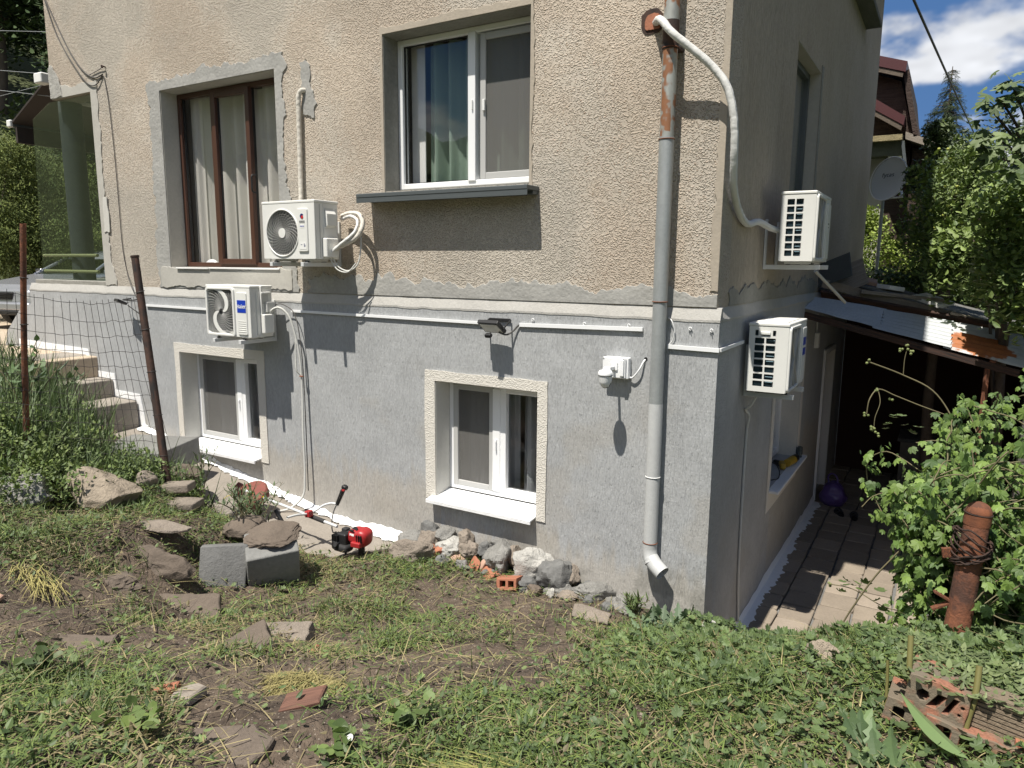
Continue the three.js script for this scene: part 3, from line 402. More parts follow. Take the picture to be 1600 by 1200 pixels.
// unit: width along x, front towards +z, base at y = 0, back at z = 0
function airConditioner(o, label) {
  const { W, H, D, look } = o, g = thing('air_conditioner', label, 'air conditioner', 'outdoor units hung on the house'), F = D;
  const cx = look === 'round' ? -W / 2 + .255 : -W / 2 + .215, cy = H * .47, fr = look === 'round' ? .205 : .19, cav = .1;
  const hole = look === 'round' ? circ(cx, cy, fr + .004) : roundRect(cx - fr, cx + fr, H * .07, H * .93, .03);
  const open = o.grid ? .1 : 0;
  mesh('casing', [ext(roundRect(-W / 2, W / 2, .015, H - .02, .008), .012, { holes: [hole], bevel: .003 }).translate(0, 0, F - .012),
    b2(-W / 2 + open, -W / 2 + open + .006, .015, H - .02, F - cav, F - .013, 0), b2(W / 2 - .02, W / 2, .015, H - .02, F - cav, F - .013, .004), b2(-W / 2 + .02, W / 2 - .02, .0155, .03, F - cav, F - .013, 0),
    b2(-W / 2 + open, W / 2, .015, H - .02, .0, F - cav - .001, .006), b2(-W / 2, -W / 2 + .02, .016, H - .021, 0, .02, .003), b2(-W / 2, -W / 2 + .02, .0165, H - .0215, F - .05, F - .014, .006)].map(q => q), M.casing, g);
  mesh('top_cover', [bx(0, H - .008, F / 2, W + .012, .026, F + .012, .008), ...(o.grid ? [0, 1, 2].map(k => bx(-W * .25 + k * W * .25, H + .008, F / 2, W * .2, .008, F * .8, .003)) : [])], M.casing, g);
  mesh('condenser', Array.from({ length: 44 }, (_, i) => b2(cx - fr - .01 + i * (fr * 2 + .02) / 44, cx - fr - .0088 + i * (fr * 2 + .02) / 44, .06, H - .05, F - cav - .0005, F - cav + .032, 0)), M.fin, g);
  mesh('fan', [0, 1, 2].map(k => { const s = []; for (let i = 0; i <= 10; i++) { const a = -.15 + i * .11; s.push([.17 * Math.cos(a), .17 * Math.sin(a)]); } for (let i = 10; i >= 0; i--) { const a = .05 + i * .06; s.push([.05 * Math.cos(a), .05 * Math.sin(a)]); } return at(ext(s, .006), cx, cy, F - .06, .25, 0, k * 2.094); }).concat(at(cyl(.05, .05, .03, 20), cx, cy, F - .055, Math.PI / 2)), S(.12, .12, .12, .5), g);
  const gd = [];
  if (look === 'round') {
        for (let k = 0; k < 30; k++) gd.push(arcTube(cx, cy, t => { const r = mix(.04, fr, t), a = k / 30 * 6.2832 - .75 * t; return [r * Math.cos(a), r * Math.sin(a)]; }, F + .002, .0026, 8, 4));
    for (let k = 1; k < 8; k++) gd.push(new THREE.TorusGeometry(.04 + k * .021, .0014, 4, 40).translate(cx, cy, F + .001));
    mesh('guard_hub', [at(cyl(.043, .043, .014, 24), cx, cy, F + .004, Math.PI / 2)], M.casing, g); mesh('guard_ring', [new THREE.TorusGeometry(fr, .008, 6, 48).translate(cx, cy, F + .004)], M.casing, g);
    mesh('fan_guard', gd, M.guard, g);
    mesh('front_panel', [ext(roundRect(W * .2, W * .38, .08, H - .07, .012), .012, { bevel: .004 }).translate(0, 0, F)], M.casing, g);
    mesh('emblem', [ext(circ(W * .29, H - .135, .022, 24).filter((q, i) => i > 1 && i < 20).concat([[W * .285, H - .14]]), .002).translate(0, 0, F + .0165)], mLogoNavy, g);
    mesh('emblem', [ext(circ(W * .297, H - .143, .0135, 18), .002).translate(0, 0, F + .018)], mLogoRed, g);
    mesh('lettering', [text('GREE', .02).translate(W * .29, H - .182, F + .0165)], mSpeck, g);
    mesh('sticker', [ext(roundRect(W * .255, W * .325, H - .235, H - .205, .002), .001).translate(0, 0, F + .0165)], M.white, g); mesh('lettering', [text('Inverter', .009, .001).translate(W * .29, H - .22, F + .0178)], mLogoBlue, g);
    mesh('data_label', [ext(roundRect(W * .235, W * .355, .1, .165, .002), .001).translate(0, 0, F + .0165)], M.white, g); mesh('label_marks', [bx(W * .32, .135, F + .0182, .006, .03, .001, 0), bx(W * .335, .13, F + .0182, .005, .018, .001, 0), bx(W * .27, .14, F + .0182, .02, .004, .001, 0)], mLogoNavy, g);
    mesh('valve_cover', [b2(W / 2, W / 2 + .055, .03, .2, .05, .2, .012)], M.casing, g);
    mesh('handle_recess', [b2(W / 2 - .001, W / 2 + .003, H - .11, H - .06, .06, .16, .001)], M.casingGrey, g); mesh('handle_cover', [ext([[0, 0], [.03, .02], [.03, .12], [0, .16]], .11).translate(W / 2, H - .23, .05)], M.casing, g);
    mesh('seam', [b2(W / 2 - .001, W / 2 + .0012, .03, H - .03, F - .06, F - .056, 0), b2(-W / 2, W / 2, H - .024, H - .0215, F - .001, F + .0012, 0)], mSpeck, g);
    mesh('data_label', [b2(W / 2, W / 2 + .001, H - .2, H - .06, .01, .035, 0)], M.casingGrey, g);
  } else {
    mesh('guard_rim', [ext(roundRect(cx - fr - .02, cx + fr + .02, H * .07 - .018, H * .93 + .018, .03), .016, { holes: [roundRect(cx - fr + .004, cx + fr - .004, H * .07 + .004, H * .93 - .004, .03)], bevel: .004 }).translate(0, 0, F)], M.casing, g);
    const hh = H * .43, lim = (x, y) => [clamp(x, -fr, fr), clamp(y, -hh, hh)];
    if (look === 'swirl') {
      for (let k = 0; k < 34; k++) gd.push(arcTube(cx, cy + H * .03, t => { const r = mix(.03, .30, t), a = k / 34 * 6.2832 + 1.1 * t; return lim(r * Math.cos(a), r * Math.sin(a)); }, F + .002, .0024, 8, 4));
      for (let k = 1; k < 12; k++) gd.push(arcTube(cx, cy + H * .03, t => { const a = t * 6.2832; return lim((.03 + k * .02) * Math.cos(a), (.03 + k * .02) * Math.sin(a)); }, F + .001, .0014, 32, 4));
      for (const s of [0, Math.PI]) { const c = []; for (let i = 0; i <= 12; i++) { const t = i / 12, a = 2.3 - 2.1 * t, r = mix(.262, .03, t); c.push([r * Math.cos(a), r * Math.sin(a)]); } for (let i = 12; i >= 0; i--) { const t = i / 12, a = 2.3 - 2.1 * t - .02 - .55 * Math.sin(t * 2.6), r = mix(.262, .045, t); c.push([r * Math.cos(a), r * Math.sin(a)]); } const cc = c.map(([x, y]) => lim(x * Math.cos(s) - y * Math.sin(s), x * Math.sin(s) + y * Math.cos(s))); mesh('guard_vane', ext(cc, .005).translate(cx, cy + H * .03, F + .004), M.casing, g); }
      mesh('front_panel', [ext(roundRect(W * .225, W * .435, .04, H - .06, .012), .01, { bevel: .004 }).translate(0, 0, F)], M.casing, g);
      mesh('louvre', [0, 1, 2, 3, 4, 5].map(k => bx(W * .33, .07 + k * .02, F + .013, W * .17, .007, .008, .002)), M.casing, g);
      mesh('brand_plate', [b2(W * .235, W * .425, H * .5, H * .735, F + .011, F + .0165, .001)], mLogoBlue, g); mesh('lettering', [text('Haier', .036).translate(W * .33, H * .62, F + .0165)], M.white, g);
      mesh('side_panel', [b2(W / 2, W / 2 + .006, .03, H - .05, .02, F - .07, .004)], M.casing, g);
      mesh('valve_cover', [b2(W / 2 + .006, W / 2 + .06, .05, H * .47, .03, .15, .012)], M.casing, g); mesh('handle_recess', [b2(W / 2 + .005, W / 2 + .008, H * .66, H * .86, .05, .14, .002)], M.casingGrey, g); mesh('handle_cover', [bx(W / 2 + .02, H * .87, .095, .03, .02, .11, .006), bx(W / 2 + .016, H * .72, .145, .02, .28, .012, .004)], M.casing, g);
      mesh('wiring_box', [b2(W / 2 + .006, W / 2 + .045, H * .5, H * .7, .0, .1, .006)], M.casingGrey, g);
    } else {
      for (let k = -9; k <= 9; k++) gd.push(bx(cx + k * .02, cy + .015, F + .004, .004, H * .85, .005, 0));
      for (let k = -10; k <= 10; k++) gd.push(bx(cx, cy + .015 + k * .021, F + .002, fr * 2, .003, .003, 0));
      for (const s of [-1, 1]) for (const u of [-1, 1]) gd.push(rod(V(cx, cy + .015, F + .008), V(cx + s * fr, cy + .015 + u * H * .42, F + .008), .008, .01, 6), rod(V(cx, cy + .015, F + .008), V(cx + s * fr * .35, cy + .015 + u * H * .42, F + .008), .006, .008, 6));
      if (look === 'sail') gd.push(ext([[0, -.02], [.06, .1], [.12, .22], [-.02, .21], [-.05, .08]], .006).translate(cx, cy, F + .004), ext([[0, .02], [-.06, -.1], [-.14, -.2], [.0, -.22], [.05, -.06]], .006).translate(cx, cy, F + .004));
      mesh('front_panel', [ext(roundRect(W * .24, W * .46, .04, H - .06, .012), .01, { bevel: .004 }).translate(0, 0, F)], M.casing, g);
      if (look === 'sail') { mesh('brand_plate', [b2(W * .27, W * .42, H * .62, H * .74, F + .0105, F + .0165, 0)], mLogoBlue, g); mesh('brand_plate', [b2(W * .27, W * .42, H * .47, H * .58, F + .0105, F + .0165, 0)], mLogoBlue, g); }
      else mesh('lettering', [bx(W * .35, H * .6, F + .0145, .05, .014, .001, 0), bx(W * .35, H * .55, F + .0145, .03, .008, .001, 0)], mSpeck, g);
    }
    mesh('fan_guard', gd, M.guard, g);
  }
  if (o.grid) { // coil seen through the end grille at -x
    const hs = [], y0 = .05, y1 = H - (o.vent ? .105 : .05), z0 = .04, z1 = F - .085, n = o.vent ? 7 : 8, ph = (y1 - y0) / n, pw = (z1 - z0) / 2;
    for (let i = 0; i < n; i++) for (let j = 0; j < 2; j++) hs.push(roundRect(-(z0 + (j + 1) * pw - .006), -(z0 + j * pw + .006), y0 + i * ph + .007, y0 + (i + 1) * ph - .005, .004, 2));
    if (o.vent) hs.push(roundRect(-(z0 + .03), -(z0 + .006), y1 + .012, y1 + .055, .003, 2), roundRect(-(z1 - .006), -(z1 - .03), y1 + .012, y1 + .055, .003, 2), roundRect(-(z1 - .05), -(z0 + .05), y1 + .012, y1 + .032, .003, 2));
    const gg = ext(rect(-F + .003, -.003, .017, H - .022), .009, { holes: hs }); gg.rotateY(-Math.PI / 2); // x -> -... outward -x
    gg.applyMatrix4(new THREE.Matrix4().makeScale(1, 1, -1)); const s = strip(gg); for (const k of ['position', 'normal', 'uv']) { const a = s.attributes[k], m = a.itemSize; for (let i = 0; i < a.count; i += 3) for (let c = 0; c < m; c++) { const t = a.array[(i + 1) * m + c]; a.array[(i + 1) * m + c] = a.array[(i + 2) * m + c]; a.array[(i + 2) * m + c] = t; } }
    mesh('end_grille', s.translate(-W / 2 - .001 + .009, 0, 0), M.casing, g);
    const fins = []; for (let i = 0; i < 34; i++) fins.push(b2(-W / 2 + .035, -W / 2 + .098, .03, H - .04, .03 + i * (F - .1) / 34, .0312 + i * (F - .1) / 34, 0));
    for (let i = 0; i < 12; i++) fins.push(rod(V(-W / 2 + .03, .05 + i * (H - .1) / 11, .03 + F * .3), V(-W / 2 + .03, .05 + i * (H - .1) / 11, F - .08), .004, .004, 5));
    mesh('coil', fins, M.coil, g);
    if (o.vent) mesh('end_handle', [b2(-W / 2 - .012, -W / 2, H - .085, H - .06, z0 + .045, z1 - .045, .006)], M.casing, g);
  }
  mesh('foot', [bx(-W * .3, .004, F * .5, .05, .02, F * .8, .004)], M.casingGrey, g); mesh('foot', [bx(W * .3, .004, F * .5, .05, .02, F * .8, .004)], M.casingGrey, g);
  for (const s of [-1, 1]) { const b = mesh('bracket', [b2(s * W * .3 - .018, s * W * .3 + .018, -.05, -.012, -o.gap, F + .04, .003), b2(s * W * .3 - .02, s * W * .3 + .02, -.052, .36, -o.gap, -o.gap + .02, .003)], M.steelPaint, g); for (const q of [.2, .9]) mesh('rubber_mount', [bx(s * W * .3, -.006, F * q, .035, .014, .035, .003)], M.rubber, b); }
  g.position.set(...o.at); g.rotation.y = o.turn || 0; return g;
}
airConditioner({ W: .66, H: .52, D: .28, look: 'round', gap: .148, at: [-3.765, 2.575, .12] }, 'white outdoor unit with round fan guard, mounted right of the brown door window');
airConditioner({ W: .64, H: .505, D: .26, look: 'swirl', gap: .138, at: [-4.645, 1.83, .14] }, 'white outdoor unit with blue brand plate, above the first basement window');
airConditioner({ W: .76, H: .56, D: .26, look: 'cross', grid: true, gap: .145, at: [.118, 2.585, -1.59], turn: Math.PI / 2 }, 'white outdoor unit high on the shaded side wall, below the narrow window');
airConditioner({ W: .74, H: .54, D: .29, look: 'sail', grid: true, vent: true, gap: .048, at: [.05, 1.59, -1.04], turn: Math.PI / 2 }, 'white outdoor unit low on the side wall above the side basement window');

{ // downpipe
  const g = thing('downpipe', 'weathered grey metal drainpipe with white lower length at the house corner', 'drainpipe');
  const x = -.407, z = .075, r = .05, pc = (y0, y1, rr = r) => wuv(cyl(rr, rr, y1 - y0, 24, true).translate(x, (y0 + y1) / 2, z));
  const rustySeg = new THREE.MeshStandardMaterial({ map: tex(256, 512, (u, v) => { const s = fbm(u, v, 5, 3, 211, 14), m = sm(.52, .66, s + .25 * v - .12); return lerp3(mul([.34, .35, .33], .85 + .3 * fbm(u, v, 20, 2, 213)), mul([.26, .12, .06], .7 + .6 * s), m); }, .32, 1), roughness: .6, metalness: .25 });
  const seg = (y0, y1, rr, m) => mesh('pipe_length', pc(y0, y1, rr), m, g);
  seg(4.12, 7.3, .0505, rustySeg); seg(3.98, 4.16, .053, M.rustDark); seg(3.4, 3.985, .0495, rustySeg); seg(2.3, 3.42, .051, M.zinc); seg(1.56, 2.31, .0495, M.zinc); seg(1.02, 1.575, .052, M.pipeWhite); seg(.5, 1.03, .051, M.pipeWhite);
  for (const [y, m] of [[3.99, M.rust], [3.405, M.rust], [2.305, M.rust], [1.028, M.pvcDull], [.52, M.rust]]) mesh('joint_ring', [new THREE.TorusGeometry(.0525, .004, 5, 28).rotateX(Math.PI / 2).translate(x, y, z)], m, g);
  mesh('elbow', wuv(tube([[x, .52, z], [x, .46, z], [x + .012, .41, z + .012], [x + .035, .375, z + .035]], .053, 14, 20)), M.pipeWhite, g);
  mesh('spout', wuv(tube([[x + .015, .405, z + .015], [x + .06, .365, z + .035], [x + .125, .325, z + .06]], .057, 10, 20)), M.pipeWhite, g);
  mesh('wall_bracket', [bx(x, 3.99, .01, .12, .02, .09, .003)], M.rustDark, g);
}
{ // insulated refrigerant line round the corner
  const wrap = (pts, r, n) => { const g = tube(pts, r, n, 9), p = g.attributes.position; for (let i = 0; i < p.count; i++) { const q = Math.floor(i / 10), k = .0008 * Math.sin(q * 1.3 + (i % 10) * .7) + .0022 * (n2(q * .21 + 9, (i % 10) * .4 + r * 999, 5) - .5); const nn = g.attributes.normal; p.setXYZ(i, p.getX(i) + nn.getX(i) * k, p.getY(i) + nn.getY(i) * k, p.getZ(i) + nn.getZ(i) * k); } g.computeVertexNormals(); return wuv(g); };
  let h = thing('insulated_hose', 'white wrapped pipe arching over the drainpipe and round the corner', 'hose');
  mesh('hose', wrap([[-.57, 4.2, -.06], [-.52, 4.195, .03], [-.45, 4.15, .14], [-.37, 4.06, .17], [-.23, 3.94, .13], [-.11, 3.83, .09], [-.02, 3.71, .075], [.025, 3.56, .06], [.04, 3.42, .04], [.035, 3.25, .0], [.02, 3.08, -.1], [.01, 2.93, -.33], [.0, 2.87, -.62], [.01, 2.9, -.95], [.06, 2.86, -1.2], [.1, 2.85, -1.3]], .026, 150), M.hose, h);
  mesh('wall_hole', [wuv(ext(ragged(circ(-.575, 4.21, .055, 14), .03, .015, 44), .012).translate(0, 0, UZ + .001))], M.tile, h); mesh('hole_edge', [wuv(ext(ragged(circ(-.575, 4.22, .075, 14), .03, .015, 46), .004).translate(0, 0, UZ + .0005))], M.rustDark, h);
  h = thing('insulated_hose', 'lumpy cream pipe climbing the wall above the round fan unit', 'hose');
  mesh('hose', wrap([[-3.93, 4.13, -.06], [-3.955, 4.13, .0], [-3.985, 4.09, .012], [-3.995, 3.9, .012], [-4.0, 3.6, .012], [-4.005, 3.35, .012], [-4.0, 3.15, .02], [-3.99, 3.0, .05]], .023, 90), M.hoseAged, h);
  h = thing('hose_loop', 'cream looped pipes and thin cable right of the round fan unit', 'hose');
  mesh('hose', wrap([[-3.46, 2.98, .04], [-3.34, 3.0, .06], [-3.2, 2.98, .09], [-3.14, 2.9, .12], [-3.16, 2.8, .16], [-3.26, 2.73, .2], [-3.4, 2.68, .22]], .021, 60), M.hoseAged, h);
  mesh('hose', wrap([[-3.46, 2.95, .05], [-3.3, 2.97, .09], [-3.19, 2.92, .13], [-3.18, 2.83, .18], [-3.3, 2.72, .24], [-3.4, 2.65, .25]], .014, 50), M.hose, h);
  mesh('cable', [tube([[-3.42, 2.62, .23], [-3.36, 2.52, .2], [-3.28, 2.49, .17], [-3.2, 2.54, .14], [-3.17, 2.68, .12], [-3.18, 2.85, .1]], .007, 50, 6), tube([[-3.42, 2.6, .25], [-3.35, 2.5, .23], [-3.26, 2.48, .2], [-3.19, 2.56, .16]], .006, 40, 6)], M.tube, h);
  h = thing('drain_hose', 'thin cream drain tube hanging from the blue plate unit to the ground', 'hose');
  mesh('tube', [tube([[-4.32, 2.03, .2], [-4.27, 2.1, .2], [-4.2, 2.13, .17], [-4.12, 2.06, .13], [-4.06, 1.85, .1], [-4.03, 1.6, .08], [-4.03, 1.35, .07], [-4.02, .9, .09], [-4.01, .45, .1], [-4.02, .25, .13], [-4.1, .14, .25], [-4.2, .135, .38]], .011, 120, 7), tube([[-4.06, 1.85, .1], [-4.06, 1.65, .11], [-4.05, 1.52, .11], [-4.03, 1.46, .07]], .008, 30, 6)], M.tube, h);
  mesh('elbow', [tube([[-4.345, 1.94, .2], [-4.34, 2.0, .2], [-4.31, 2.04, .2]], .017, 10, 8)], M.black, h); mesh('tie', [new THREE.TorusGeometry(.016, .006, 5, 10).rotateX(1.4).translate(-4.03, 1.46, .075)], M.tile, h);
  mesh('cable', [tube([[-4.35, 2.14, .1], [-4.28, 2.16, .08], [-4.15, 2.1, .05], [-4.08, 2.0, .06], [-4.03, 1.7, .06], [-4.02, 1.4, .055], [-4.01, .8, .06], [-4.0, .3, .07]], .005, 80, 5)], M.cable, h);
  h = thing('drain_hose', 'grey drain tube running down the shaded side wall below the low unit', 'hose');
  mesh('tube', [tube([[.1, 1.55, -.85], [.05, 1.45, -.85], [.012, 1.42, -.87], [.03, 1.36, -.93], [.014, 1.25, -.96], [.012, .9, -.95], [.012, .3, -.96], [.012, .0, -.98], [.016, -.5, -1.06]], .011, 90, 7)], M.tube, h);
}
// cable trunking along the plinth
const trunk = (label, a, b, wdt = .022) => { const d = V(...b).sub(V(...a)), g = thing('cable_trunking', label, 'trunking', 'white cable trunking on the plinth'), along = Math.abs(d.x) > Math.abs(d.z); const L = d.length(); const geo = (h, t, o) => { const q = bx(0, 0, o, L, h, t, .002); if (along) q.rotateZ(Math.atan2(d.y, d.x)); else { q.rotateY(Math.PI / 2).rotateX(Math.atan2(d.y, -d.z)); } return q.translate((a[0] + b[0]) / 2, (a[1] + b[1]) / 2, (a[2] + b[2]) / 2); }; mesh('channel', geo(wdt, .012, .0), M.pvcDull, g); mesh('lid', geo(wdt + .003, .006, .009), M.pvc, g); return g; };
trunk('white trunking left of the blue plate unit', [-6.59, 2.062, .009], [-5.02, 2.055, .009]); trunk('long white trunking between the blue plate unit and the floodlight', [-4.2, 2.09, .009], [-1.95, 2.078, .009]); trunk('white trunking between the floodlight and the drainpipe', [-1.59, 2.08, .009], [-.55, 2.098, .009], .028); trunk('short white trunking between drainpipe and corner', [-.36, 1.985, .009], [.012, 1.98, .009], .028); trunk('white trunking on the side wall leading to the low unit', [.009, 1.98, -.004], [.009, 1.985, -.66], .024);
{
  const nail = (x, y, z, i) => { const g = thing('cable_clip', ['empty white cable clip right of the floodlight', 'empty white cable clip halfway above the second trunking', 'empty white cable clip near the drainpipe', 'empty white cable clip just right of the drainpipe', 'empty white cable clip at the house corner'][i], 'clip', 'loose cable clips'); mesh('hook', [new THREE.TorusGeometry(.01, .004, 5, 10, 4.2).translate(x, y, .012)], M.pvc, g); mesh('nail', [rod(V(x, y - .01, 0), V(x + .004, y - .012, .02), .003)], M.steelPaint, g); return g; };
  [[-1.47, 2.125, 0], [-1.02, 2.115, 0], [-.66, 2.12, 0], [-.2, 2.12, 0], [-.05, 2.115, 0]].forEach((q, i) => nail(...q, i));
  const wl = thing('wire_loop', 'thin loose wire loop beside the drainpipe above the corner trunking', 'wire'); mesh('wire', [tube([[-.36, 2.19, .01], [-.33, 2.17, .03], [-.31, 2.1, .025], [-.325, 2.03, .015], [-.35, 2.0, .012]], .004, 30, 5)], M.pvc, wl);
}
{ // floodlight, unlit by day
  const g = thing('floodlight', 'small black floodlight tilted down on a bracket above the second basement window', 'floodlight');
  const head = q => at(q, -1.78, 2.065, .13, .95, -.05, 0);
  mesh('housing', [head(bx(0, 0, 0, .2, .15, .035, .008)), head(bx(0, 0, -.025, .13, .09, .02, .004))], M.black, g);
  mesh('lens', [head(bx(0, 0, .0185, .17, .115, .004, .002))], S(.5, .5, .47, .25), g);
  mesh('bracket', [b2(-1.88, -1.68, 2.1, 2.125, .003, .02, .004), rod(V(-1.885, 2.113, .012), V(-1.885, 2.05, .13), .007), rod(V(-1.675, 2.113, .012), V(-1.675, 2.05, .13), .007)], M.black, g);
  mesh('sensor', [at(bx(0, 0, 0, .06, .035, .04, .012), -1.79, 1.995, .165, .4)], M.black, g);
  mesh('cable', [tube([[-1.72, 2.02, .12], [-1.68, 2.0, .07], [-1.64, 2.03, .03], [-1.6, 2.075, .015], [-1.585, 2.08, .012]], .007, 30, 6)], M.cable, g);
}
{ // dome camera on a junction box
  const g = thing('security_camera', 'white dome security camera on a junction box left of the drainpipe', 'camera');
  mesh('junction_box', [b2(-.83, -.635, 1.725, 1.885, .002, .055, .008)], M.pvc, g); mesh('box_lid', [b2(-.835, -.65, 1.73, 1.885, .055, .075, .01), b2(-.69, -.66, 1.75, 1.87, .07, .09, .004)], M.pvc, g);
  mesh('screw', [[-.825, 1.875], [-.665, 1.875], [-.665, 1.74]].map(q => at(cyl(.005, .005, .004, 8), q[0], q[1], .0765, Math.PI / 2)), mSpeck, g);
  mesh('arm', [b2(-.765, -.71, 1.79, 1.85, .076, .086, .003), b2(-.748, -.728, 1.795, 1.825, .086, .2, .006), rod(V(-.738, 1.81, .2), V(-.738, 1.79, .225), .03, .035, 14)], M.pvc, g);
  mesh('camera_body', [new THREE.LatheGeometry([[0, .035], [.04, .033], [.052, .02], [.054, .0], [.05, -.005], [.046, -.05], [.03, -.085], [0, -.095]].map(q => new THREE.Vector2(...q)).reverse(), 26).translate(-.738, 1.775, .235)], M.pvc, g);
  mesh('seam_ring', [new THREE.TorusGeometry(.053, .0025, 5, 28).rotateX(Math.PI / 2).translate(-.738, 1.773, .235)], M.black, g); mesh('eye_rim', [new THREE.TorusGeometry(.042, .003, 5, 28, 3.6).rotateZ(3.0).translate(-.738, 1.722, .236)], M.black, g);
  mesh('cable', [tube([[-.64, 1.735, .02], [-.61, 1.74, .03], [-.56, 1.8, .035], [-.535, 1.86, .015], [-.525, 1.88, -.005]], .007, 30, 6)], M.pvc, g); mesh('wall_hole', [at(cyl(.013, .013, .006, 12), -.523, 1.882, .001, Math.PI / 2)], M.black, g);
}
{ // old wires at the far end of the facade
  const g = thing('telephone_wire', 'dark slack wires drooping across the roughcast to a hook by the porch', 'wire'), z = UZ + .012;
  mesh('wire', [tube([[-8.24, 5.68, z], [-8.0, 5.3, z], [-7.75, 4.95, z], [-7.5, 4.72, z], [-7.3, 4.64, z], [-7.15, 4.66, z]], .008, 60, 5)], M.cable, g); mesh('wire', [tube([[-8.24, 5.66, z], [-8.02, 5.22, z + .01], [-7.72, 4.84, z + .01], [-7.42, 4.58, z + .012], [-7.28, 4.56, z + .01], [-7.16, 4.65, z]], .007, 60, 5)], M.cable, g);
  mesh('hook', [rod(V(-7.1, 4.73, UZ - .02), V(-7.1, 4.74, UZ + .05), .008), new THREE.TorusGeometry(.014, .006, 5, 10).translate(-7.1, 4.73, UZ + .04)], M.rustDark, g); mesh('stay', [tube([[-7.45, 4.68, z], [-7.25, 4.71, z], [-7.1, 4.735, z + .01]], .005, 16, 4)], M.cable, g);
  const h = thing('thin_cable', 'thin dark cable running down the roughcast beside the tall door window', 'cable'); mesh('cable', [tube([[-7.13, 4.64, z], [-7.08, 4.4, z], [-7.04, 3.8, z], [-7.03, 3.2, z], [-7.02, 2.7, z], [-6.96, 2.4, z], [-6.86, 2.3, .02], [-6.8, 2.2, .02], [-6.72, 2.08, .015]], .005, 80, 5)], M.cable, h);
  const f = thing('small_floodlight', 'small dark floodlight on the plinth half hidden by the leaning post', 'floodlight'); mesh('bracket', [tube([[-6.9, 2.13, .003], [-6.9, 2.12, .1], [-6.7, 2.12, .1], [-6.7, 2.13, .003]], .008, 20, 5)], M.black, f); mesh('housing', [at(bx(0, 0, 0, .16, .11, .03, .006), -6.85, 2.1, .16, 1.1, -.3, 0)], M.black, f); mesh('cable', [tube([[-6.78, 2.06, .12], [-6.72, 1.98, .05], [-6.7, 1.95, .015], [-6.66, 2.04, .01]], .006, 20, 5)], M.cable, f);
}
{ // things on the side sill
  const d = thing('power_tool', 'yellow and black power tool lying on the side window sill', 'power tool'), y = .416;
  mesh('body', [rod(V(.0, y + .05, -3.0), V(.03, y + .05, -3.2), .042, .045, 14), at(bx(0, 0, 0, .06, .07, .16, .02), -.03, y + .045, -2.92, 0, .3)], S(.42, .27, .03, .5), d); mesh('grip', [rod(V(.03, y + .05, -3.2), V(.04, y + .05, -3.3), .047, .042, 14), at(bx(0, 0, 0, .05, .05, .14, .015), -.09, y + .03, -3.05, 0, 1.0)], M.black, d); mesh('cord', [tube([[-.06, y + .05, -2.85], [-.1, y + .1, -2.75], [-.05, y + .12, -2.65], [.0, y + .06, -2.6], [.01, y + .01, -2.5], [-.04, y + .008, -2.4]], .006, 50, 6)], M.black, d);
  const c = thing('drinking_glass', 'smoky grey drinking glass at the far end of the side window sill', 'glass'); mesh('glass_wall', new THREE.LatheGeometry([[0, 0], [.032, 0], [.038, .05], [.035, .12], [.033, .12], [.036, .05], [.03, .006], [0, .006]].map(q => new THREE.Vector2(...q)), 22).translate(.03, y - .002, -3.56), new THREE.MeshPhysicalMaterial({ color: col(.25, .3, .34), roughness: .05, transmission: .8, thickness: 0, ior: 1.45 }), c); mesh('contents', new THREE.CylinderGeometry(.034, .03, .05, 20).translate(.03, y + .032, -3.56), S(.03, .03, .035, .4), c);
}
{ // bag and sandals by the side door
  rnd = mulberry(77); const g = new THREE.IcosahedronGeometry(1, 12), p = g.attributes.position; for (let i = 0; i < p.count; i++) { const x = p.getX(i), y = p.getY(i), z = p.getZ(i), k = 1 + .35 * (n3(x * 2 + 20, y * 2 + 20, z * 2 + 20, 3) - .5) + .16 * (n3(x * 6 + 20, y * 6 + 20, z * 6 + 20, 4) - .5); p.setXYZ(i, x * .17 * k, Math.max(y * .15 * k, -.11) * (y > .6 ? 1.3 : 1), z * .17 * k); } const m = mergeVertices(g.deleteAttribute('normal').deleteAttribute('uv') && g); m.computeVertexNormals();
  const b = thing('plastic_bag', 'crumpled purple plastic bag on the paving by the side door', 'bag'); mesh('bag', m.translate(.25, -.455, -5.15), S(.10, .06, .22, .3), b); mesh('handle', [tube([[.2, -.33, -5.18], [.17, -.2, -5.2], [.22, -.16, -5.2], [.28, -.2, -5.18], [.3, -.33, -5.14]], .012, 20, 5)], S(.10, .06, .22, .3), b);
  const sd = thing('sandals', 'pair of dark sandals on the paving in front of the purple bag', 'sandals'); for (const [x, z, r] of [[.38, -4.78, .5], [.56, -4.72, .2]]) { const o = []; for (let i = 0; i < 20; i++) { const a = i / 20 * 6.283; o.push([.045 * Math.cos(a) * (1 + .15 * Math.sin(a)), .125 * Math.sin(a)]); } mesh('sole', at(ext(o, .018, { bevel: .004 }), x, -.567, z, -Math.PI / 2, r), M.black, sd); mesh('strap', [at(tube([[-.045, .02, -.04], [-.02, .055, -.045], [.02, .055, -.045], [.045, .02, -.04]], .014, 12, 5), x, -.565, z, 0, r), at(tube([[-.042, .02, .02], [0, .05, .025], [.042, .02, .02]], .01, 10, 5), x, -.565, z, 0, r)], M.rubber, sd); }
}
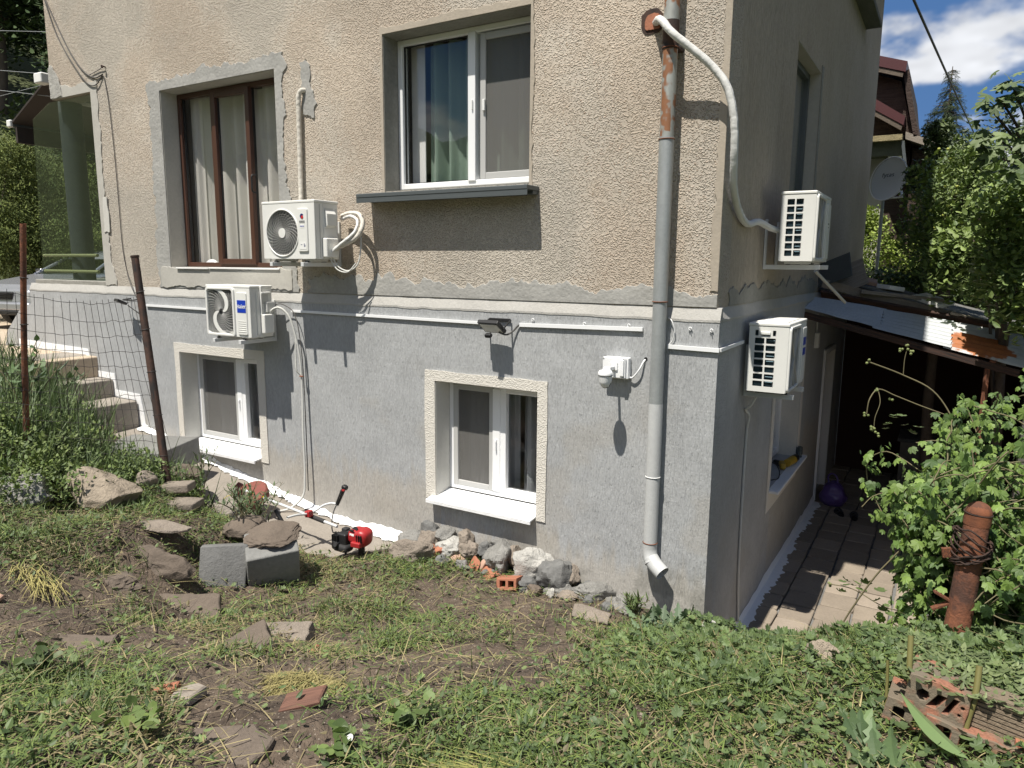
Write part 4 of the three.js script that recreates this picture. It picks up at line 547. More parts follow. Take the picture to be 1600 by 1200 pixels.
{ // lean-to shed against the side wall
  const g = thing('shed', 'dark open lean-to shed with corrugated metal roof against the side wall', 'shed');
  const rustySheet = new THREE.MeshStandardMaterial({ map: tex(512, 512, (u, v) => { const e = Math.hypot((u - .42) * 1.05, (v - .32) * 1.25) + .28 * (fbm(u, v, 6, 4, 221, 22) - .5) + .1 * (fbm(u, v, 30, 3, 223, 6) - .5); const m = sm(.46, .40, e); return lerp3(mul([.5, .515, .52], .9 + .2 * fbm(u, v, 12, 3, 225)), mul([.36, .125, .04], .75 + .5 * fbm(u, v, 20, 3, 227)), m); }, 1, 1), roughness: .65 });
  const sheetMat = new THREE.MeshStandardMaterial({ map: grime([.44, .465, .48], .4, 229, 1.2), roughness: .55, metalness: .15 });
  const sheet = (x0, x1, y0, y1, z0, z1, mat) => { const nx = 40, nz = 48, G = new THREE.PlaneGeometry(1, 1, nx, nz), p = G.attributes.position; for (let i = 0; i < p.count; i++) { const u = p.getX(i) + .5, v = p.getY(i) + .5, w = 1 - v; const wave = .017 * Math.sin(v * 6.283 * 7); p.setXYZ(i, mix(x0, x1, u) + .01 * Math.sin(v * 40), mix(y0, y1, u) + (v * (.1 + .09 * mix(x0, x1, u))) + wave + .01 * (n2(u * 4 + 10, v * 4 + x0 * 9 + 50, 2) - .5), mix(z0, z1, v)); } G.computeVertexNormals(); const s = mesh('roof_sheet', G, mat, g); return s; };
  const yl = x => 2.1 - .235 * x;
  sheet(-.005, .74, yl(0) + .012, yl(.74) + .012, -3.42, -4.15, sheetMat); sheet(.68, 1.4, yl(.68), yl(1.4), -3.4, -4.15, sheetMat); sheet(1.33, 2.06, yl(1.33) - .012, yl(2.06) - .012, -3.41, -4.12, rustySheet);
  mesh('front_beam', [at(bx(0, 0, 0, 2.05, .07, .05, .004), .99, yl(.99) - .07, -3.45, 0, 0, -.24)], M.rustDark, g);
  const yr = x => 2.42 - .25 * x;
  mesh('rear_roof', [at(bx(0, 0, 0, 2.5, .05, 3.0, .004), 1.24, yr(1.24) - .03, -5.85, .0, 0, -.245)], M.concreteDark, g); mesh('valley_board', [at(bx(0, 0, 0, 2.4, .03, .3, .004), 1.2, 2.0, -4.3, -.6, 0, -.2)], M.rustDark, g);
  mesh('fascia_board', [at(bx(0, 0, 0, 2.3, .1, .03, .004), 1.15, yr(1.15) - .04, -4.33, 0, 0, -.245)], M.wood, g);
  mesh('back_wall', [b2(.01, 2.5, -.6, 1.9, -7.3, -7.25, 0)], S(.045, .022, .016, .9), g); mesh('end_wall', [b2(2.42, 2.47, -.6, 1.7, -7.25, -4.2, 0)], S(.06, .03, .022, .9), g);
  mesh('post', [b2(1.7, 1.75, -.57, 1.58, -3.5, -3.45, .004)], M.rustRed, g); mesh('post_bracket', [at(bx(0, 0, 0, .05, .1, .05, .004), 1.745, 1.62, -3.47, 0, 0, -.5)], M.tile, g);
  const cb = thing('concrete_bin', 'grey low concrete bin in the dark shed behind the vine', 'bin'); mesh('wall', [wuv(b2(.93, 1.7, -.58, .1, -6.6, -6.5)), wuv(b2(.93, 1.02, -.58, .1, -7.2, -6.6))], M.concrete, cb); mesh('lid', [wuv(bx(1.3, .13, -6.85, .82, .05, .75, .01))], M.concreteDark, cb);
  const rw = thing('boundary_wall', 'pale plastered wall at the right edge behind the red shed post', 'wall'); mesh('wall', [wuv(b2(2.12, 2.3, -.7, 1.45, -4.3, -2.4, .01))], M.render, rw); mesh('panel', [b2(2.04, 2.07, -.6, 1.2, -3.2, -2.4, .004)], M.reveal, rw);
  // sheets and scraps thrown on the rear roof
  rnd = mulberry(91);
  const scrap = [['bent roofing felt sheet standing on the shed roof by the wall', .14, 2.52, -4.35, .45, .012, .3, 1.15, .2, .5, M.zincDark], ['curled dark roofing sheet leaning on the shed roof', .32, 2.45, -4.4, .36, .012, .35, 1.05, .3, .35, M.wood], ['grey fibre cement sheet lying on the shed roof', .62, 2.33, -4.7, .6, .02, .6, .12, .4, -.2, M.concreteDark], ['white plastic scrap on the shed roof', .75, 2.33, -4.45, .22, .05, .2, .1, .8, -.2, M.white], ['dark plank across the shed roof scraps', .9, 2.24, -4.35, .9, .04, .1, .0, .2, -.1, M.wood], ['crumpled white sheet on the middle of the shed roof', 1.18, 2.2, -4.45, .34, .04, .3, .1, -.5, -.24, M.white], ['weathered board at the low end of the shed roof', 1.7, 2.0, -4.25, .7, .03, .14, .05, .1, -.24, M.wood], ['pinkish tile fragment on the shed roof', .5, 2.4, -4.55, .2, .04, .16, .3, .2, -.3, M.tilePale]];
  for (const [lab, x, y, z, w, h, d, rx, ry, rz, mt] of scrap) { const q = bx(0, 0, 0, w, h, d, .004), q2 = wuv(q); const m = mesh('roof_scrap', q2, mt); m.position.set(x, y, z); m.rotation.set(rx, ry, rz); tag(m, lab, 'scrap'); }
  const wp = thing('waste_pipe', 'short pale pipe sticking down from the high side unit over the shed roof', 'pipe'); mesh('pipe', [rod(V(.2, 2.52, -2.6), V(.42, 2.2, -3.2), .016)], M.tube, wp);
  const sw = thing('wall_socket', 'small pale socket box on the side wall under the shed roof', 'socket'); mesh('box', [b2(.002, .05, 1.6, 1.78, -4.35, -4.25)], M.pvcDull, sw); mesh('conduit', [rod(V(.012, 1.78, -4.3), V(.012, 2.0, -4.3), .01)], M.tube, sw);
}

// ---------------------------------------------------------------- brush cutter lying on the path
{
  const g = thing('brush_cutter', 'red petrol brush cutter lying on the concrete path beside the wall', 'brush cutter');
  const red = GC([.36, .022, .025], .25, 233, fineBump, .0006, .42, .3), redDull = GC([.2, .06, .045], .6, 231, fineBump, .002, .7, .3), A = V(-4.42, .36, .52), B = V(-3.06, .27, .60), L = t => A.clone().lerp(B, t);
  mesh('shaft', [rod(L(.02), L(.98), .013, .013, 12)], M.steelPaint, g); mesh('warning_band', [rod(L(.1), L(.24), .0138, .0138, 12)], S(.7, .5, .02, .4), g); mesh('foam_grip', [rod(L(.68), L(.86), .02, .02, 12)], M.rubber, g);
  mesh('guard', [at(new THREE.CylinderGeometry(.19, .2, .02, 26, 1, false, .4, 3.4), -4.3, .33, .56, .5, .4, .25), at(new THREE.CylinderGeometry(.2, .205, .07, 26, 1, true, .4, 3.4), -4.3, .30, .56, .5, .4, .25)], redDull, g);
  mesh('cutting_head', [at(cyl(.055, .06, .07, 20), -4.47, .33, .52, .6, 0, .9), at(cyl(.066, .066, .012, 20), -4.44, .345, .52, .6, 0, .9), at(cyl(.03, .035, .05, 14), -4.5, .38, .5, .6, 0, .9)], redDull, g);
  mesh('trimmer_line', [tube([[-4.5, .3, .56], [-4.56, .29, .6], [-4.55, .27, .66]], .003, 14, 4)], S(.6, .45, .05, .5), g);
  mesh('handlebar', [tube([[-3.42, .37, .86], [-3.42, .36, .75], [-3.41, .34, .64], [-3.40, .345, .55], [-3.38, .375, .47], [-3.33, .39, .42], [-3.27, .385, .40]], .0105, 50, 8)], M.steelPaint, g);
  mesh('clamp', [at(bx(0, 0, 0, .055, .06, .06, .01), -3.41, .335, .62, 0, .1, .1)], red, g);
  mesh('throttle_grip', [rod(V(-3.28, .38, .4), V(-3.22, .52, .38), .018, .022, 12), at(bx(0, 0, 0, .055, .045, .05, .016), -3.2, .55, .375, 0, 0, -.3), rod(V(-3.25, .43, .415), V(-3.21, .5, .425), .007)], M.black, g);
  mesh('switch', [at(bx(0, 0, 0, .03, .015, .02, .004), -3.195, .53, .4)], red, g);
  mesh('grip', [rod(V(-3.40, .33, .92), V(-3.48, .45, .93), .019, .017, 10)], M.black, g);
  mesh('throttle_cable', [tube([[-3.27, .4, .4], [-3.27, .34, .45], [-3.23, .26, .52], [-3.16, .2, .58], [-3.1, .22, .6]], .006, 30, 6)], M.black, g);
  mesh('engine_block', [bx(-3.0, .185, .59, .11, .11, .12, .02), bx(-3.05, .13, .64, .08, .08, .08, .02), bx(-2.95, .225, .56, .08, .06, .08, .02)], M.black, g); mesh('cooling_fin', [0, 1, 2, 3].map(k => bx(-3.08 + k * .019, .175, .63, .008, .1, .09, .003)), M.black, g);
  mesh('tank', [bx(-3.0, .11, .62, .16, .07, .12, .03)], M.rubber, g);
  { const q = new THREE.IcosahedronGeometry(1, 10), p = q.attributes.position; for (let i = 0; i < p.count; i++) { const s = v => Math.sign(v) * Math.pow(Math.abs(v), .62); p.setXYZ(i, s(p.getX(i)) * .1, s(p.getY(i)) * .082 * (p.getX(i) > 0 ? 1 : .82), s(p.getZ(i)) * .085); } q.deleteAttribute('normal'); q.deleteAttribute('uv'); const m = mergeVertices(q); m.computeVertexNormals(); mesh('engine_cover', at(m, -2.88, .205, .53, 0, .15, -.14), red, g); }
  mesh('starter_recess', [at(cyl(.03, .03, .01, 18), -2.9, .27, .575, 1.1, 0, 0)], M.black, g); mesh('exhaust_guard', [at(bx(0, 0, 0, .1, .05, .05, .012), -2.85, .16, .615, 0, .1)], red, g); mesh('cover_slot', [0, 1, 2].map(k => at(bx(0, 0, 0, .008, .08, .02, .003), -2.85 + k * .022, .205, .608, .1)), M.black, g);
  mesh('pull_handle', [rod(V(-2.93, .275, .61), V(-2.88, .28, .615), .008), rod(V(-2.905, .25, .6), V(-2.905, .277, .612), .003)], M.black, g); mesh('air_filter', [bx(-3.03, .235, .55, .06, .05, .06, .012)], M.rubber, g); mesh('fuel_cap', [at(cyl(.02, .02, .02, 14), -3.02, .15, .69, 1.2)], M.rubber, g); mesh('rating_label', [at(bx(0, 0, 0, .05, .02, .001, 0), -2.9, .24, .616, -.1)], M.white, g);
  mesh('support_foot', [rod(V(-3.0, .12, .58), V(-2.98, .03, .62), .008), rod(V(-2.9, .13, .5), V(-2.9, .02, .5), .03, .03)], M.black, g);
}
// ---------------------------------------------------------------- fence: posts and wire mesh
{
  const p = thing('fence_post', 'thin rusty upright fence pole at the left edge in tall grass', 'post', 'fence posts'); mesh('pole', wuv(taper([[-5.24, .6, 2.05], [-5.05, 1.9, 2.05], [-4.88, 2.84, 2.05]], .024, .022, 20, 12)), M.rustRed, p); mesh('tie_wire', [new THREE.TorusGeometry(.027, .004, 5, 14).rotateX(1.5).translate(-5.02, 2.05, 2.05), new THREE.TorusGeometry(.027, .004, 5, 14).rotateX(1.4).translate(-5.12, 1.5, 2.05), new THREE.TorusGeometry(.027, .004, 5, 14).rotateX(1.4).translate(-4.95, 2.42, 2.05)], M.wire, p);
  const q = thing('fence_post', 'dark rusty steel fence post leaning beside the concrete steps', 'post', 'fence posts'); mesh('pole', wuv(taper([[-4.24, .3, 1.39], [-4.45, 1.4, 1.34], [-4.69, 2.6, 1.28]], .034, .031, 24, 14)), M.rustDark, q); mesh('cap', [cyl(.036, .036, .012, 14).rotateZ(.18).translate(-4.69, 2.6, 1.28)], M.rustDark, q); mesh('tie_wire', [.9, 1.25, 1.62, 1.98, 2.3].map((y, i) => new THREE.TorusGeometry(.036, .004, 5, 14).rotateX(1.4 + i * .1).rotateZ(.15).translate(mix(-4.24, -4.69, (y - .3) / 2.3), y, mix(1.39, 1.28, (y - .3) / 2.3))), M.wire, q);
  const w = thing('wire_mesh', 'sagging rusty wire mesh strung between the two fence posts', 'wire fence'); rnd = mulberry(33);
  const L0 = t => V(mix(-5.2, -4.95, t), mix(.75, 2.3, t), 2.05), R0 = t => V(mix(-4.3, -4.62, t), mix(.6, 2.24, t), mix(1.37, 1.30, t)), S0 = (s, t) => { const a = L0(t), b = R0(t); const q = a.lerp(b, s); q.y -= .05 * Math.sin(clamp(s) * 3.14) * t; q.z += .03 * Math.sin(s * 5 + t * 3); return q; };
  for (let i = -9; i <= 15; i++) { const s = i / 15.5, pts = []; const lean = R(-.01, .02); for (let k = 0; k <= 9; k++) { const t = k / 9; pts.push(S0(s + (1 - t) * (.09 + lean) + R(-.005, .005), t + (k === 9 ? R(0, .02) : 0))); } mesh('wire', tube(pts, .0021, 30, 4), M.wire, w); }
  for (let j = 0; j <= 12; j++) { const t = j / 12 * .985 + R(-.01, .01), pts = []; for (let k = -8; k <= 15; k++) pts.push(S0(k / 15, t + R(-.007, .007))); mesh('wire', tube(pts, .0021, 60, 4), M.wire, w); }
  const b = thing('bollard_post', 'thick rust red pipe post with domed cap among the vine leaves', 'post'), base = V(1.5, .5, 1.04), top = V(1.565, 1.5, .95);
  mesh('pipe', wuv(rod(base, V(1.553, 1.33, .966), .058, .055, 28)), M.rustRed, b); mesh('cap', [wuv(new THREE.SphereGeometry(.058, 24, 10, 0, 6.2832, 0, 1.5).scale(1, .95, 1).rotateZ(-.06).translate(1.556, 1.385, .961)), wuv(cyl(.0595, .0585, .06, 26).rotateZ(-.06).translate(1.554, 1.357, .964))], M.rust, b);
  mesh('weld_seam', [new THREE.TorusGeometry(.0595, .004, 5, 28).rotateX(Math.PI / 2).rotateZ(-.06).translate(1.5545, 1.385, .962)], M.rustDark, b);
  for (let k = 0; k < 12; k++) { const y = 1.13 + k * .012, x = 1.543, z = .98, pts = []; for (let i = 0; i < 14; i++) { const a = i / 14 * 6.2832; pts.push([x + (.067 + .022 * rnd()) * Math.cos(a), y + .05 * Math.sin(a + k * .5) + .012 * rnd(), z + (.067 + .018 * rnd()) * Math.sin(a)]); } mesh('binding_wire', tube(pts, .0045, 60, 5, true), M.rustDark, b); }
  mesh('bracket', [at(bx(0, 0, 0, .09, .012, .03, .002), 1.44, .9, 1.02, 0, .3, .5), at(bx(0, 0, 0, .09, .012, .03, .002), 1.445, .95, 1.02, 0, .3, -.5), at(bx(0, 0, 0, .06, .05, .02, .003), 1.45, 1.17, .99, 0, .2, .2)], M.rust, b); mesh('foot_collar', [wuv(cyl(.074, .088, .09, 20).translate(1.505, .62, 1.03))], M.rustDark, b);
}
// ---------------------------------------------------------------- stones and rubble
function rockGeo(seed, sx, sy, sz, detail = 9, facets = 9, rough = .12) {
  rnd = mulberry(seed); const ns = []; for (let i = 0; i < facets; i++) { const v = V(R(-1, 1), R(-1, 1), R(-1, 1)).normalize(); ns.push([v, R(.62, .95)]); }
  const g = new THREE.IcosahedronGeometry(1, detail), p = g.attributes.position, q = V(0, 0, 0);
  for (let i = 0; i < p.count; i++) { q.fromBufferAttribute(p, i).normalize(); let r = 1; for (const [n, d] of ns) { const k = q.dot(n); if (k > .05) r = Math.min(r, d / k); } r *= 1 + rough * 1.6 * (n3(q.x * 2 + 20 + seed, q.y * 2 + 20, q.z * 2 + 20, 5) - .5) + rough * (n3(q.x * 7 + 20 + seed, q.y * 7 + 20, q.z * 7 + 20, 8) - .5); p.setXYZ(i, q.x * r * sx, q.y * r * sy, q.z * r * sz); }
  g.deleteAttribute('normal'); g.deleteAttribute('uv'); return wuv(toCreasedNormals(mergeVertices(g, 1e-5), .55));
}
function stone(label, x, z, w, h, d, mat, seed, o = {}) { const y = o.y !== undefined ? o.y : ground(x, z) + h * (o.sink !== undefined ? o.sink : .25); const m = mesh(o.name || 'stone', rockGeo(seed, w / 2, h / 2, d / 2, o.detail || 9, o.facets || 9, o.rough || .12), mat); m.position.set(x, y, z); m.rotation.set(o.rx || 0, o.ry || 0, o.rz || 0); return tag(m, label, o.cat || 'stone', o.group || 'rubble stones along the foot of the wall'); }
for (let i = 0; i < 22; i++) { rnd = mulberry(700 + i); const x = R(-2.6, -.45), z = R(.2, .36), w = R(.06, .13); stone('small dark rubble chip among the larger stones at the wall foot', x, z, w, w * .7, w, i % 3 ? M.concreteDark : M.rockBrown, 800 + i, { y: Math.max(ground(x, z), -.03) + .02, facets: 12, rough: .2, detail: 4, name: 'rubble_chip', group: 'rubble chips' }); }
for (let i = 0; i < 11; i++) { rnd = mulberry(760 + i); const x = -2.45 + i * .175 + R(-.04, .04), w = R(.15, .26); stone('dark jagged stone wedged in the rubble heap against the wall', x, .07, w, w * R(.6, .9), .16, [M.concreteDark, M.rock, M.rockBrown][i % 3], 840 + i, { y: R(.12, .22) - .06 * Math.max(0, i - 6), ry: i, rz: R(-.5, .5), facets: 18, rough: .28, detail: 8, group: 'stones wedged in the rubble' }); }
[['leftmost flat grey stone where the white painted edge ends', -2.63, .13, .28, .18, .22, M.rock, .1], ['rounded brown grey stone beside the leftmost flat grey stone', -2.42, .12, .23, .24, .2, M.rockBrown, .1], ['pale stone above the orange brick splinter', -2.22, .11, .3, .2, .22, M.rockPale, .1], ['small brown stone between pale stone and big grey stone', -2.02, .1, .2, .19, .18, M.rockBrown, .1], ['big angular grey stone in the middle of the rubble', -1.72, .12, .46, .32, .26, M.rock, .1], ['large pale lumpy stone below the window sill corner', -1.38, .12, .4, .3, .24, M.rockPale, .13], ['dark mottled stone right of the large pale lumpy stone', -1.17, .13, .28, .3, .24, M.concreteDark, .1], ['grey stone under the dark mottled stone', -1.12, .2, .36, .18, .2, M.rock, .0], ['long grey stone low against the wall', -.83, .1, .4, .18, .2, M.rock, .03], ['pale crumbling stone at the right end of the rubble', -.56, .1, .34, .17, .2, M.rock, .0], ['brown grey stone in the grass at the left front of the rubble', -2.42, .4, .32, .22, .24, M.rockBrown, .06], ['small round stone in front of the big grey stone', -1.95, .3, .13, .1, .11, M.rock, .04], ['small beige stone in front of the rubble right of the hollow brick', -.98, .3, .14, .08, .1, M.rockBrown, .02], ['dark flat stone tucked behind the hollow brick', -1.35, .27, .24, .12, .16, M.concreteDark, .03], ['small mossy stone right of the hollow brick', -1.25, .33, .14, .1, .12, M.slab, .03], ['narrow pale stone leaning near the hollow brick', -1.08, .36, .06, .1, .06, M.rockPale, .03], ['buried grey stone at the drainpipe end of the wall', -.3, .12, .3, .14, .16, M.concreteDark, -.02]].forEach(([l, x, z, w, h, d, m, y], i) => stone(l, x, z, w * 1.22, h * 1.15, d * 1.15, m, 300 + i * 7, { y: Math.max(ground(x, z), -.03) + y, ry: i * 1.3, rz: .3 * Math.sin(i * 5), facets: 16, rough: .26, detail: 12 }));
stone('large warm brown boulder beside the leaning fence post', -4.25, 2.0, .66, .36, .42, M.rockWarm, 411, { rough: .2, facets: 13, y: .79, ry: .5, group: 'rocks edging the terrace', detail: 14 });
stone('flat grey rock at the left edge below the tall grass', -4.55, 2.45, .7, .28, .42, M.rock, 415, { y: .84, ry: .2, rz: .08, group: 'rocks edging the terrace', detail: 12 });
stone('dark broken rock face between the boulder and the concrete block', -3.22, 2.2, .6, .4, .3, M.slab, 419, { y: .42, ry: .5, rough: .22, facets: 14, group: 'rocks edging the terrace', detail: 12 });
stone('dark layered rock left of the broken rock face', -3.2, 2.6, .7, .14, .34, M.slab, 423, { y: .5, rough: .2, facets: 14, ry: .3, group: 'rocks edging the terrace', detail: 12 });
stone('brown stone between the boulder and the leaning post', -4.3, 1.58, .2, .22, .2, M.rockBrown, 427, { y: .72, group: 'rocks edging the terrace' });
stone('dark stone behind the top of the dark square block', -3.28, 1.42, .36, .16, .3, M.slab, 431, { y: .49, ry: .9, rz: .15, group: 'rocks edging the terrace' });
stone('dark stone under the lowest step block', -4.95, .8, .5, .3, .4, M.slab, 433, { y: .45, group: 'rocks edging the terrace' });
stone('flat pale slab end on the grass behind the concrete block', -3.45, 2.0, .5, .08, .22, M.rockBrown, 437, { y: .64, ry: .5, group: 'rocks edging the terrace' });
stone('red and white broken stone on the bank right of the wall corner', .98, 1.5, .17, .18, .14, M.rockWarm, 441, { sink: .2, rz: .5, facets: 14, rough: .25, group: 'stones in the clippings' });
stone('lump of white plaster in the weeds by the wall corner', .2, .62, .15, .13, .13, M.rockPale, 445, { sink: .2, rough: .55, facets: 18, detail: 12, group: 'stones in the clippings' });
stone('second white plaster lump higher up by the wall corner', .12, .32, .13, .11, .1, M.rockPale, 447, { sink: .2, rough: .5, facets: 16, group: 'stones in the clippings' });
stone('small pink stone on the clippings behind the bricks', 1.46, 1.62, .07, .04, .05, M.tilePale, 449, { sink: .9, group: 'stones in the clippings' });
// flat slabs half buried in the soil
function flat(name, label, pts, t, x, z, mat, o = {}) { const g = wuv(ext(ragged(pts, o.amp === undefined ? .02 : o.amp, .04, o.seed || 3), t, { bevel: .006 })).rotateX(-Math.PI / 2); const m = mesh(name, g, mat); m.position.set(x, ground(x, z) + (o.up || 0) - (name === 'stone_slab' ? .05 : 0), z); const e = .12, sx = (ground(x + e, z) - ground(x - e, z)) / (2 * e), sz = (ground(x, z + e) - ground(x, z - e)) / (2 * e); m.rotation.set(Math.atan(sz) * .9 + (o.rx || 0), o.ry || 0, Math.atan(sx) * .9 + (o.rz || 0), 'XZY'); return tag(m, label, o.cat || 'slab', o.group || 'half buried slabs'); }
flat('stone_slab', 'long weathered slab in bare soil at the left edge', [[-.3, -.1], [.3, -.08], [.26, .1], [-.26, .12]], .05, -2.28, 3.3, M.slab, { ry: .5, up: -.02 });
flat('stone_slab', 'brown slab below the dark layered rock', [[-.36, -.1], [.36, -.09], [.3, .1], [-.3, .1]], .05, -2.85, 2.35, M.slab, { ry: .5, up: -.0, seed: 7 });
flat('stone_slab', 'broken grey slab in the grass with clippings on it', [[-.26, -.14], [.24, -.12], [.2, .16], [-.2, .12]], .06, -1.75, 2.72, M.slab, { ry: .9, seed: 9 });
flat('stone_slab', 'pale slab corner sticking out of the grass', [[-.22, -.1], [.24, -.08], [.18, .12], [-.2, .1]], .07, -1.98, 2.2, M.rockBrown, { ry: .3, seed: 12 });
flat('stone_slab', 'thick flat slab at the bottom edge of the garden', [[-.15, -.1], [.13, -.12], [.16, .06], [.05, .13], [-.16, .08]], .045, -.7, 3.55, M.slab, { ry: .35, up: .0, seed: 15 });
flat('board', 'small brown painted board in front of the straw heap', [[-.085, -.05], [.085, -.05], [.085, .05], [-.085, .05]], .012, -.68, 3.2, M.woodBrown, { amp: .004, ry: .5, up: .015, rx: .06, cat: 'board', group: 'boards' });
flat('board', 'rust brown board in the grass near the drainpipe', [[-.13, -.05], [.13, -.05], [.13, .05], [-.13, .05]], .03, -.6, .66, M.rockBrown, { amp: .015, ry: .1, up: .01, rx: .2, cat: 'board', group: 'boards' });
flat('bark_piece', 'grey splintered piece of wood beside the terracotta shard', [[-.06, -.03], [.0, -.05], [.07, .0], [.05, .045], [-.02, .03]], .03, -1.13, 3.4, M.wood, { ry: 1.0, up: .01, rx: -.2, cat: 'wood', group: 'boards' });
flat('terracotta_shard', 'long orange terracotta shard on bare soil', [[-.07, -.02], [.06, -.025], [.075, .005], [.0, .025], [-.07, .018]], .022, -1.26, 3.42, M.tile, { ry: .9, up: .004, cat: 'shard', group: 'terracotta shards', amp: .008 });
flat('terracotta_shard', 'small orange sliver behind the straw heap', [[-.04, -.012], [.04, -.008], [.03, .014], [-.035, .01]], .015, -1.37, 2.5, M.tile, { ry: 1.1, up: .01, rx: .3, cat: 'shard', group: 'terracotta shards', amp: .005 });
flat('terracotta_shard', 'tiny pink shard at the left edge on bare soil', [[-.03, -.02], [.03, -.02], [.03, .02], [-.03, .02]], .015, -2.9, 3.3, M.tilePale, { up: .01, cat: 'shard', group: 'terracotta shards', amp: .01 });
// brick and roof tile fragments in front of the rubble
[['short orange brick chunk below the pale stone', -2.4, .2, .13, .07, .07, .06, .3, .2, .3, M.tile], ['long orange brick splinter leaning on the rubble', -2.26, .24, .2, .05, .08, .08, .2, .7, .25, M.tile], ['pinkish brick slab propped under the pale stone', -2.1, .19, .18, .04, .17, .07, .7, .1, .0, M.tilePale], ['pointed orange tile fragment standing in the rubble', -1.85, .29, .15, .03, .12, .05, 1.0, .2, .5, M.tile], ['narrow pale tile fragment beside the pointed one', -1.77, .29, .05, .03, .1, .05, 1.0, -.3, .2, M.tilePale]].forEach(([l, x, z, w, h, d, y, rx, ry, rz, m], i) => { const o = mesh('brick_fragment', rockGeo(500 + i * 3, w * .62, h * .62, d * .62, 8, 12, .06), m); o.position.set(x, ground(x, z) + y, z); o.rotation.set(rx, ry, rz); tag(o, l, 'brick', 'brick fragments in front of the rubble'); });
{ // curved roof tile piece
  const t = mesh('roof_tile', wuv(ext([...Array.from({ length: 9 }, (_, i) => { const a = .5 + i * .27; return [.11 * Math.cos(a), .11 * Math.sin(a)]; }), ...Array.from({ length: 9 }, (_, i) => { const a = 2.66 - i * .27; return [.093 * Math.cos(a), .093 * Math.sin(a)]; })], .2, { bevel: .003 })), M.tile); t.position.set(-1.74, ground(-1.7, .3) - .055, .22); t.rotation.set(.15, .9, .1); tag(t, 'curved orange roof tile piece left of the hollow brick', 'tile');
}
function hollowBrick(label, W, H, L, holes, mat, pos, rot, grp) { const m = mesh('hollow_brick', wuv(ext(ragged(rect(-W / 2, W / 2, -H / 2, H / 2), .008, .02, Math.round(pos[0] * 37) + 60), L, { holes, bevel: .003 }).translate(0, 0, -L / 2)), mat); m.position.set(...pos); m.rotation.set(...rot, 'YXZ'); return tag(m, label, 'brick', grp); }
hollowBrick('orange hollow brick with two square holes in front of the rubble', .17, .1, .16, [rect(-.055, -.008, -.025, .025), rect(.015, .06, -.025, .025)], M.tile, [-1.45, ground(-1.45, .37) + .04, .37], [-.25, .2, .1], 'hollow bricks');
const slot = (x, w, h, dx = .02) => [[x - w / 2 - dx, -h / 2], [x + w / 2 - dx, -h / 2], [x + w / 2 + dx, h / 2], [x - w / 2 + dx, h / 2]];
hollowBrick('broken hollow brick with three slots in the top course at bottom right', .2, .135, .2, [circ(-.048, .005, .022, 7), slot(.0, .03, .055, .014), slot(.045, .02, .065, .012), circ(.08, .01, .007, 6), circ(.075, -.02, .006, 6)], M.brick, [1.44, .965, 2.0], [-.1, -.05, -.12], 'hollow bricks');
hollowBrick('lower hollow brick with a row of dark square holes at bottom right', .3, .1, .24, [roundRect(-.11, -.06, -.03, .03, .01, 2), roundRect(-.03, .005, -.03, .032, .008, 2), roundRect(.03, .065, -.03, .03, .008, 2), roundRect(.085, .115, -.025, .025, .006, 2)], M.brick, [1.55, .85, 2.02], [-.1, -.05, -.12], 'hollow bricks');
hollowBrick('shadowed hollow brick under the broken top course', .2, .1, .2, [roundRect(-.07, -.03, -.03, .02, .008, 2), roundRect(.0, .05, -.035, .03, .01, 2)], M.brick, [1.37, .865, 1.99], [-.1, -.05, -.12], 'hollow bricks');
hollowBrick('orange hollow brick end cut by the right edge', .2, .12, .24, [], M.tile, [1.78, .83, 2.0], [-.1, -.05, -.12], 'hollow bricks');
{ const b = mesh('ribbed_block', (() => { const s = [[-.16, -.075]]; for (let i = 0; i <= 8; i++) s.push([.16, -.075 + i * .15 / 8]); s.push([-.16, .075]); const p = [[0, -.075]]; for (let i = 0; i < 9; i++) { const y = -.07 + i * .0165; p.push([.1, y], [.1, y + .011], [.092, y + .0125], [.092, y + .0155]); } p.push([.1, .075], [0, .08]); return wuv(ext(p, .36)).rotateY(-Math.PI / 2).translate(.18, 0, 0); })(), M.blockRib); b.position.set(1.72, .93, 1.98); b.rotation.set(-.1, -.05, -.12, 'YXZ'); tag(b, 'brown ribbed block beside the broken brick at the right edge', 'block'); }
// concrete blocks
function cblock(label, w, h, d, pos, rot, mat, seed) { const g = wuv(new RoundedBoxGeometry(w, h, d, 4, .012)), p = g.attributes.position; for (let i = 0; i < p.count; i++) { const x = p.getX(i), y = p.getY(i), z = p.getZ(i), k = .034 * (n3(x * 7 + seed, y * 7 + 30, z * 7 + 40, 3) - .5); p.setXYZ(i, x + k, y + k, z - k); } g.computeVertexNormals(); const m = mesh('concrete_block', toCreasedNormals(g, .6), mat); m.position.set(...pos); m.rotation.set(...rot, 'YXZ'); return tag(m, label, 'concrete block', 'concrete blocks'); }
cblock('dark square concrete block overhanging in front of the brush cutter', .36, .42, .3, [-2.9, .30, 1.47], [.36, .93, .02], M.blockGrey, 20);
cblock('light grey concrete slab leaning against the dark square block', .32, .44, .12, [-3.06, .28, 1.79], [-.24, .85, -.09], M.concreteDark, 25);
cblock('rough concrete block at the foot of the steps by the leaning post', .75, .28, .72, [-5.52, .6, .8], [0, .42, 0], M.blockGrey, 30);
cblock('small concrete piece at the foot of the leaning post', .24, .07, .16, [-4.1, .68, 1.42], [0, .5, .05], M.rockBrown, 40);
stone('thin broken slab lying on the dark square block', -2.9, 1.44, .5, .11, .46, M.slab, 461, { y: .515, ry: .93, rx: .2, rz: -.1, facets: 18, rough: .3, detail: 12, group: 'rocks edging the terrace' });
cblock('flat pale stone slab below the small concrete piece', .3, .06, .2, [-3.95, .58, 1.5], [0, .4, 0], M.rockBrown, 60);
